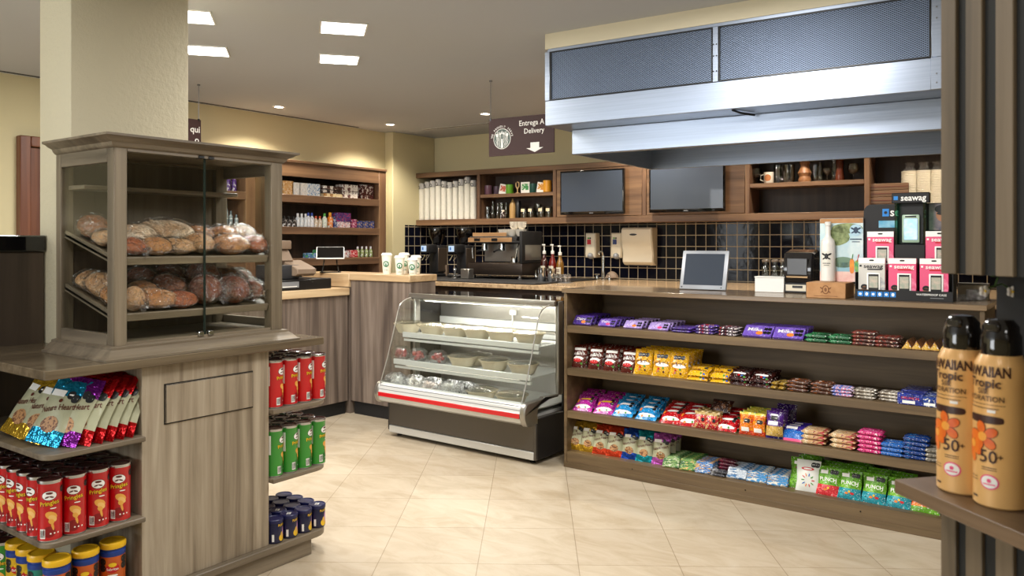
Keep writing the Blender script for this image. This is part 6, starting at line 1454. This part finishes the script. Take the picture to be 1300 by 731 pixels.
# sunscreen sprays
def spray():
    e = E('sunscreen_spray','x','sunscreen'); r = .0262
    gold = mat('can_gold','#dba55e',.36,.12,c2='#e6b878',sc=3,coat=.15)
    b = MB().lathe([(r-.002,0),(r,.002),(r,.10),(r-.0012,.115),(r-.0012,.13),(r,.142),(r-.002,.152),(r-.0075,.162)], gold, 36)
    s, s2, s3 = cyl(r,.0004), cyl(r,.0007), cyl(r,.0010)
    DK = mat('label_brown','#3a1a10',.4); HIB = mat('hibiscus','#e8761a',.4,c2='#d8521a',sc=60); HIL = mat('hibiscus_light','#f0a03a',.4)
    b.text('HAWAIIAN',-.004,.1430,.0150,DK,s,.03,wid=.054).text('Tropic',-.004,.1310,.0135,DK,s,.02,wid=.036).text('Silk',-.004,.1222,.0085,DK,s,.01).text('HYDRATION',-.004,.1148,.0078,DK,s,.012,wid=.042)
    b.rect(-.028,.018,.1085,.1090,DK,s,6).rect(-.024,.012,.1045,.1052,DK,s,6).rect(.001,.009,.1005,.1035,M_WHP,s,2)
    b.blob(-.004,.093,.021,.0042,DK,s,4,10)
    for cx_, cz_, rr in ((-.004,.0745,.0098),(-.017,.065,.0088)):
        for k in range(5): a = 1.26*k+.5; b.blob(cx_+rr*math.cos(a),cz_+rr*math.sin(a),rr*.74,rr*.56,DK,s,2,8,a).blob(cx_+rr*math.cos(a),cz_+rr*math.sin(a),rr*.68,rr*.50,HIB,s2,2,8,a)
        b.blob(cx_,cz_,rr*.5,rr*.5,HIL,s3,2,8)
    b.blob(-.018,.055,.0045,.010,HIB,s2,2,8,.3)
    b.text('50',.002,.0535,.019,DK,s3,.008,wid=.017).text('+',.0135,.0545,.009,DK,s3,.012).rect(-.005,.010,.0420,.0428,DK,s,3).rect(-.005,.010,.0398,.0405,DK,s,3)
    b.blob(.003,.0275,.0095,.0080,M_PNK,s,2,10).blob(.003,.0275,.0080,.0066,M_WHP,s2,2,10).blob(.003,.029,.0022,.0022,M_PNK,s3,2,6).rect(-.003,.009,.0245,.0258,M_PNK,s3,2)
    b.rect(-.022,-.010,.030,.0306,DK,s,3).rect(-.022,-.010,.0270,.0276,DK,s,3).rect(-.0185,-.0105,.0085,.0105,DK,s,2)
    P(b,'can',e)
    cp = mat('spray_cap','#17130f',.1,coat=.6)
    P(MB().lathe([(r-.0068,.158),(r-.0062,.164),(r-.0066,.180),(r-.0085,.184),(r-.0085,.190),(.012,.1975),(0,.1985)], cp, 32).box(-.009,.009,-.0195,-.012,.184,.196,cp,.003), 'cap', e)
    return e
ky = Kind(spray())
def cam_to_world(X, Y): return (CA*X-SA*Y, SA*X+CA*Y)
for px, Y, lb in ((1222,.902,'golden sunscreen spray can, left and farther one on the niche shelf'),(1270.5,.853,'golden sunscreen spray can, right and nearer one on the niche shelf')):
    w = cam_to_world((px-650)/FPX*Y, Y); put(ky(lb,'sunscreen spray cans'), w[0], w[1], ZN, rz=math.atan2(w[1],w[0])-math.pi/2+R(-30))
# small flower garland hanging in the niche mouth
fl = E('artificial_flower_sprig','white artificial flowers on a green stem under the upper slats','artificial flowers')
M_PET = mat('petal','#ece2d4',.6); M_STEM = mat('stem_green','#3f5a24',.6)
wq = cam_to_world((1258-650)/FPX*.90,.90)
st1 = MB().tube([(-.012,0,.0),(.0,.0,.006),(.02,.0,.012),(.04,.004,.002),(.055,.004,.0)],.0016,M_STEM,6).tube([(.008,0,.010),(.012,0,.022),(.018,0,.032)],.0016,M_STEM,6)
P(st1,'stem',fl)
def flower(cx, cz):
    b = MB()
    for k in range(5): a = 1.257*k; b.ball(cx+.006*math.cos(a),-.004,cz+.006*math.sin(a),.0048,.002,.0048,M_PET,8,6)
    b.ball(cx,-.0065,cz,.0022,.0022,.0022,M_YEL,6,5); return b
P(flower(-.014,-.001),'flower',fl); P(flower(.035+.001,-.002),'flower',fl)
P(MB().ball(.016,0,.033,.010,.002,.004,M_REDP,8,6).ball(.006,0,.028,.009,.002,.0035,M_STEM,8,6),'leaf',fl)
fl.scale = (.62,.62,.62); fl.location = (wq[0],wq[1],1.386); fl.rotation_euler = (0,0,YAW)

# ============================================================ LIGHTS, CAMERA
def area(name, loc, size, power, col=(1,.95,.87), rot=(0,0,0), sy=None, spread=180):
    l = bpy.data.lights.new(name,'AREA'); l.energy = power; l.color = col; l.size = size; l.spread = R(spread)
    if sy: l.shape = 'RECTANGLE'; l.size_y = sy
    o = bpy.data.objects.new(name,l); COL.objects.link(o); o.location = loc; o.rotation_euler = rot; return o
def spot(name, loc, power, angle, col, blend=.6, rot=(0,0,0)):
    l = bpy.data.lights.new(name,'SPOT'); l.energy = power; l.spot_size = R(angle); l.spot_blend = blend; l.color = col; l.shadow_soft_size = .04
    o = bpy.data.objects.new(name,l); COL.objects.link(o); o.location = loc; o.rotation_euler = rot; return o
WARM = (1,.90,.76); NEUT = (1,.975,.94); COOL = (.92,.96,1)
for n,(x,y,p) in enumerate(((-1.3,2.9,LP[0]),(-1.9,.9,LP[1]),(.4,1.4,LP[2]),(-.2,-.9,LP[3]),(1.8,-1.5,LP[4]))): area('unseen_ceiling_light', (x,y,CEIL-.02), .6, p, NEUT)  # added area lights out of view; no ceiling fixtures are built here
for px,py in ((354,135),(495.5,157.5),(616,144)):
    q = on_z(px,py,CEIL); spot('downlight_beam', (q[0],q[1],CEIL-.02), LP[5], 135, WARM)
for (u, v) in ((2.9,-.75),(4.3,-.75),(5.5,-.75),(3.0,-2.2)): spot('downlight_beam', B(u,v,CEIL-.02), LP[5]*.8, 135, WARM)
for (i, j) in ((0,0),(1,0),(0,-1),(1,-1)):
    q = o0+i*axa+j*axb; area('panel_beam', (q.x,q.y,CEIL-.012), .22, LP[6], NEUT, (0,0,R(50.5)))
q = dpos(-.67,.262,.99); area('case_lamp_light', q, 1.0, LP[8], (1,.96,.88), (R(12),0,R(-1)), .03)
q = dpos(-.67,.04,.528); area('case_shelf_light', q, 1.0, LP[8]*.35, (1,.97,.92), (0,0,R(-1)), .02)
area('unseen_front_light', (-4.2,-3.3,1.7), 3.0, LP[7], COOL, (R(90),0,R(0)), 1.8)  # added unseen light for the column's left side; wall_front has no window
area('unseen_side_light', (3.9,-.6,1.7), 2.4, LP[9], COOL, (R(90),0,R(90)), 1.6)  # unseen area light from the right; wall_right has no window
w = bpy.data.worlds.new('World'); SC.world = w; w.use_nodes = True
w.node_tree.nodes['Background'].inputs[0].default_value = (.8,.85,.9,1); w.node_tree.nodes['Background'].inputs[1].default_value = .15
cam = bpy.data.cameras.new('Camera'); co_ = bpy.data.objects.new('Camera', cam); COL.objects.link(co_)
co_.location = (0,0,CAMZ); co_.rotation_euler = (R(90),0,YAW)
cam.sensor_fit = 'HORIZONTAL'; cam.sensor_width = 36; cam.lens = FPX/1300*36
cam.shift_x = 0; cam.shift_y = -(365.5-308)/1300; cam.clip_start = .05
cam.dof.use_dof = True; cam.dof.focus_distance = 4.6; cam.dof.aperture_fstop = 11
SC.camera = co_
SC.view_settings.view_transform = 'Standard'; SC.view_settings.look = 'None'; SC.view_settings.gamma = 1; SC.view_settings.use_curve_mapping = False
SC.view_settings.exposure = EXPO
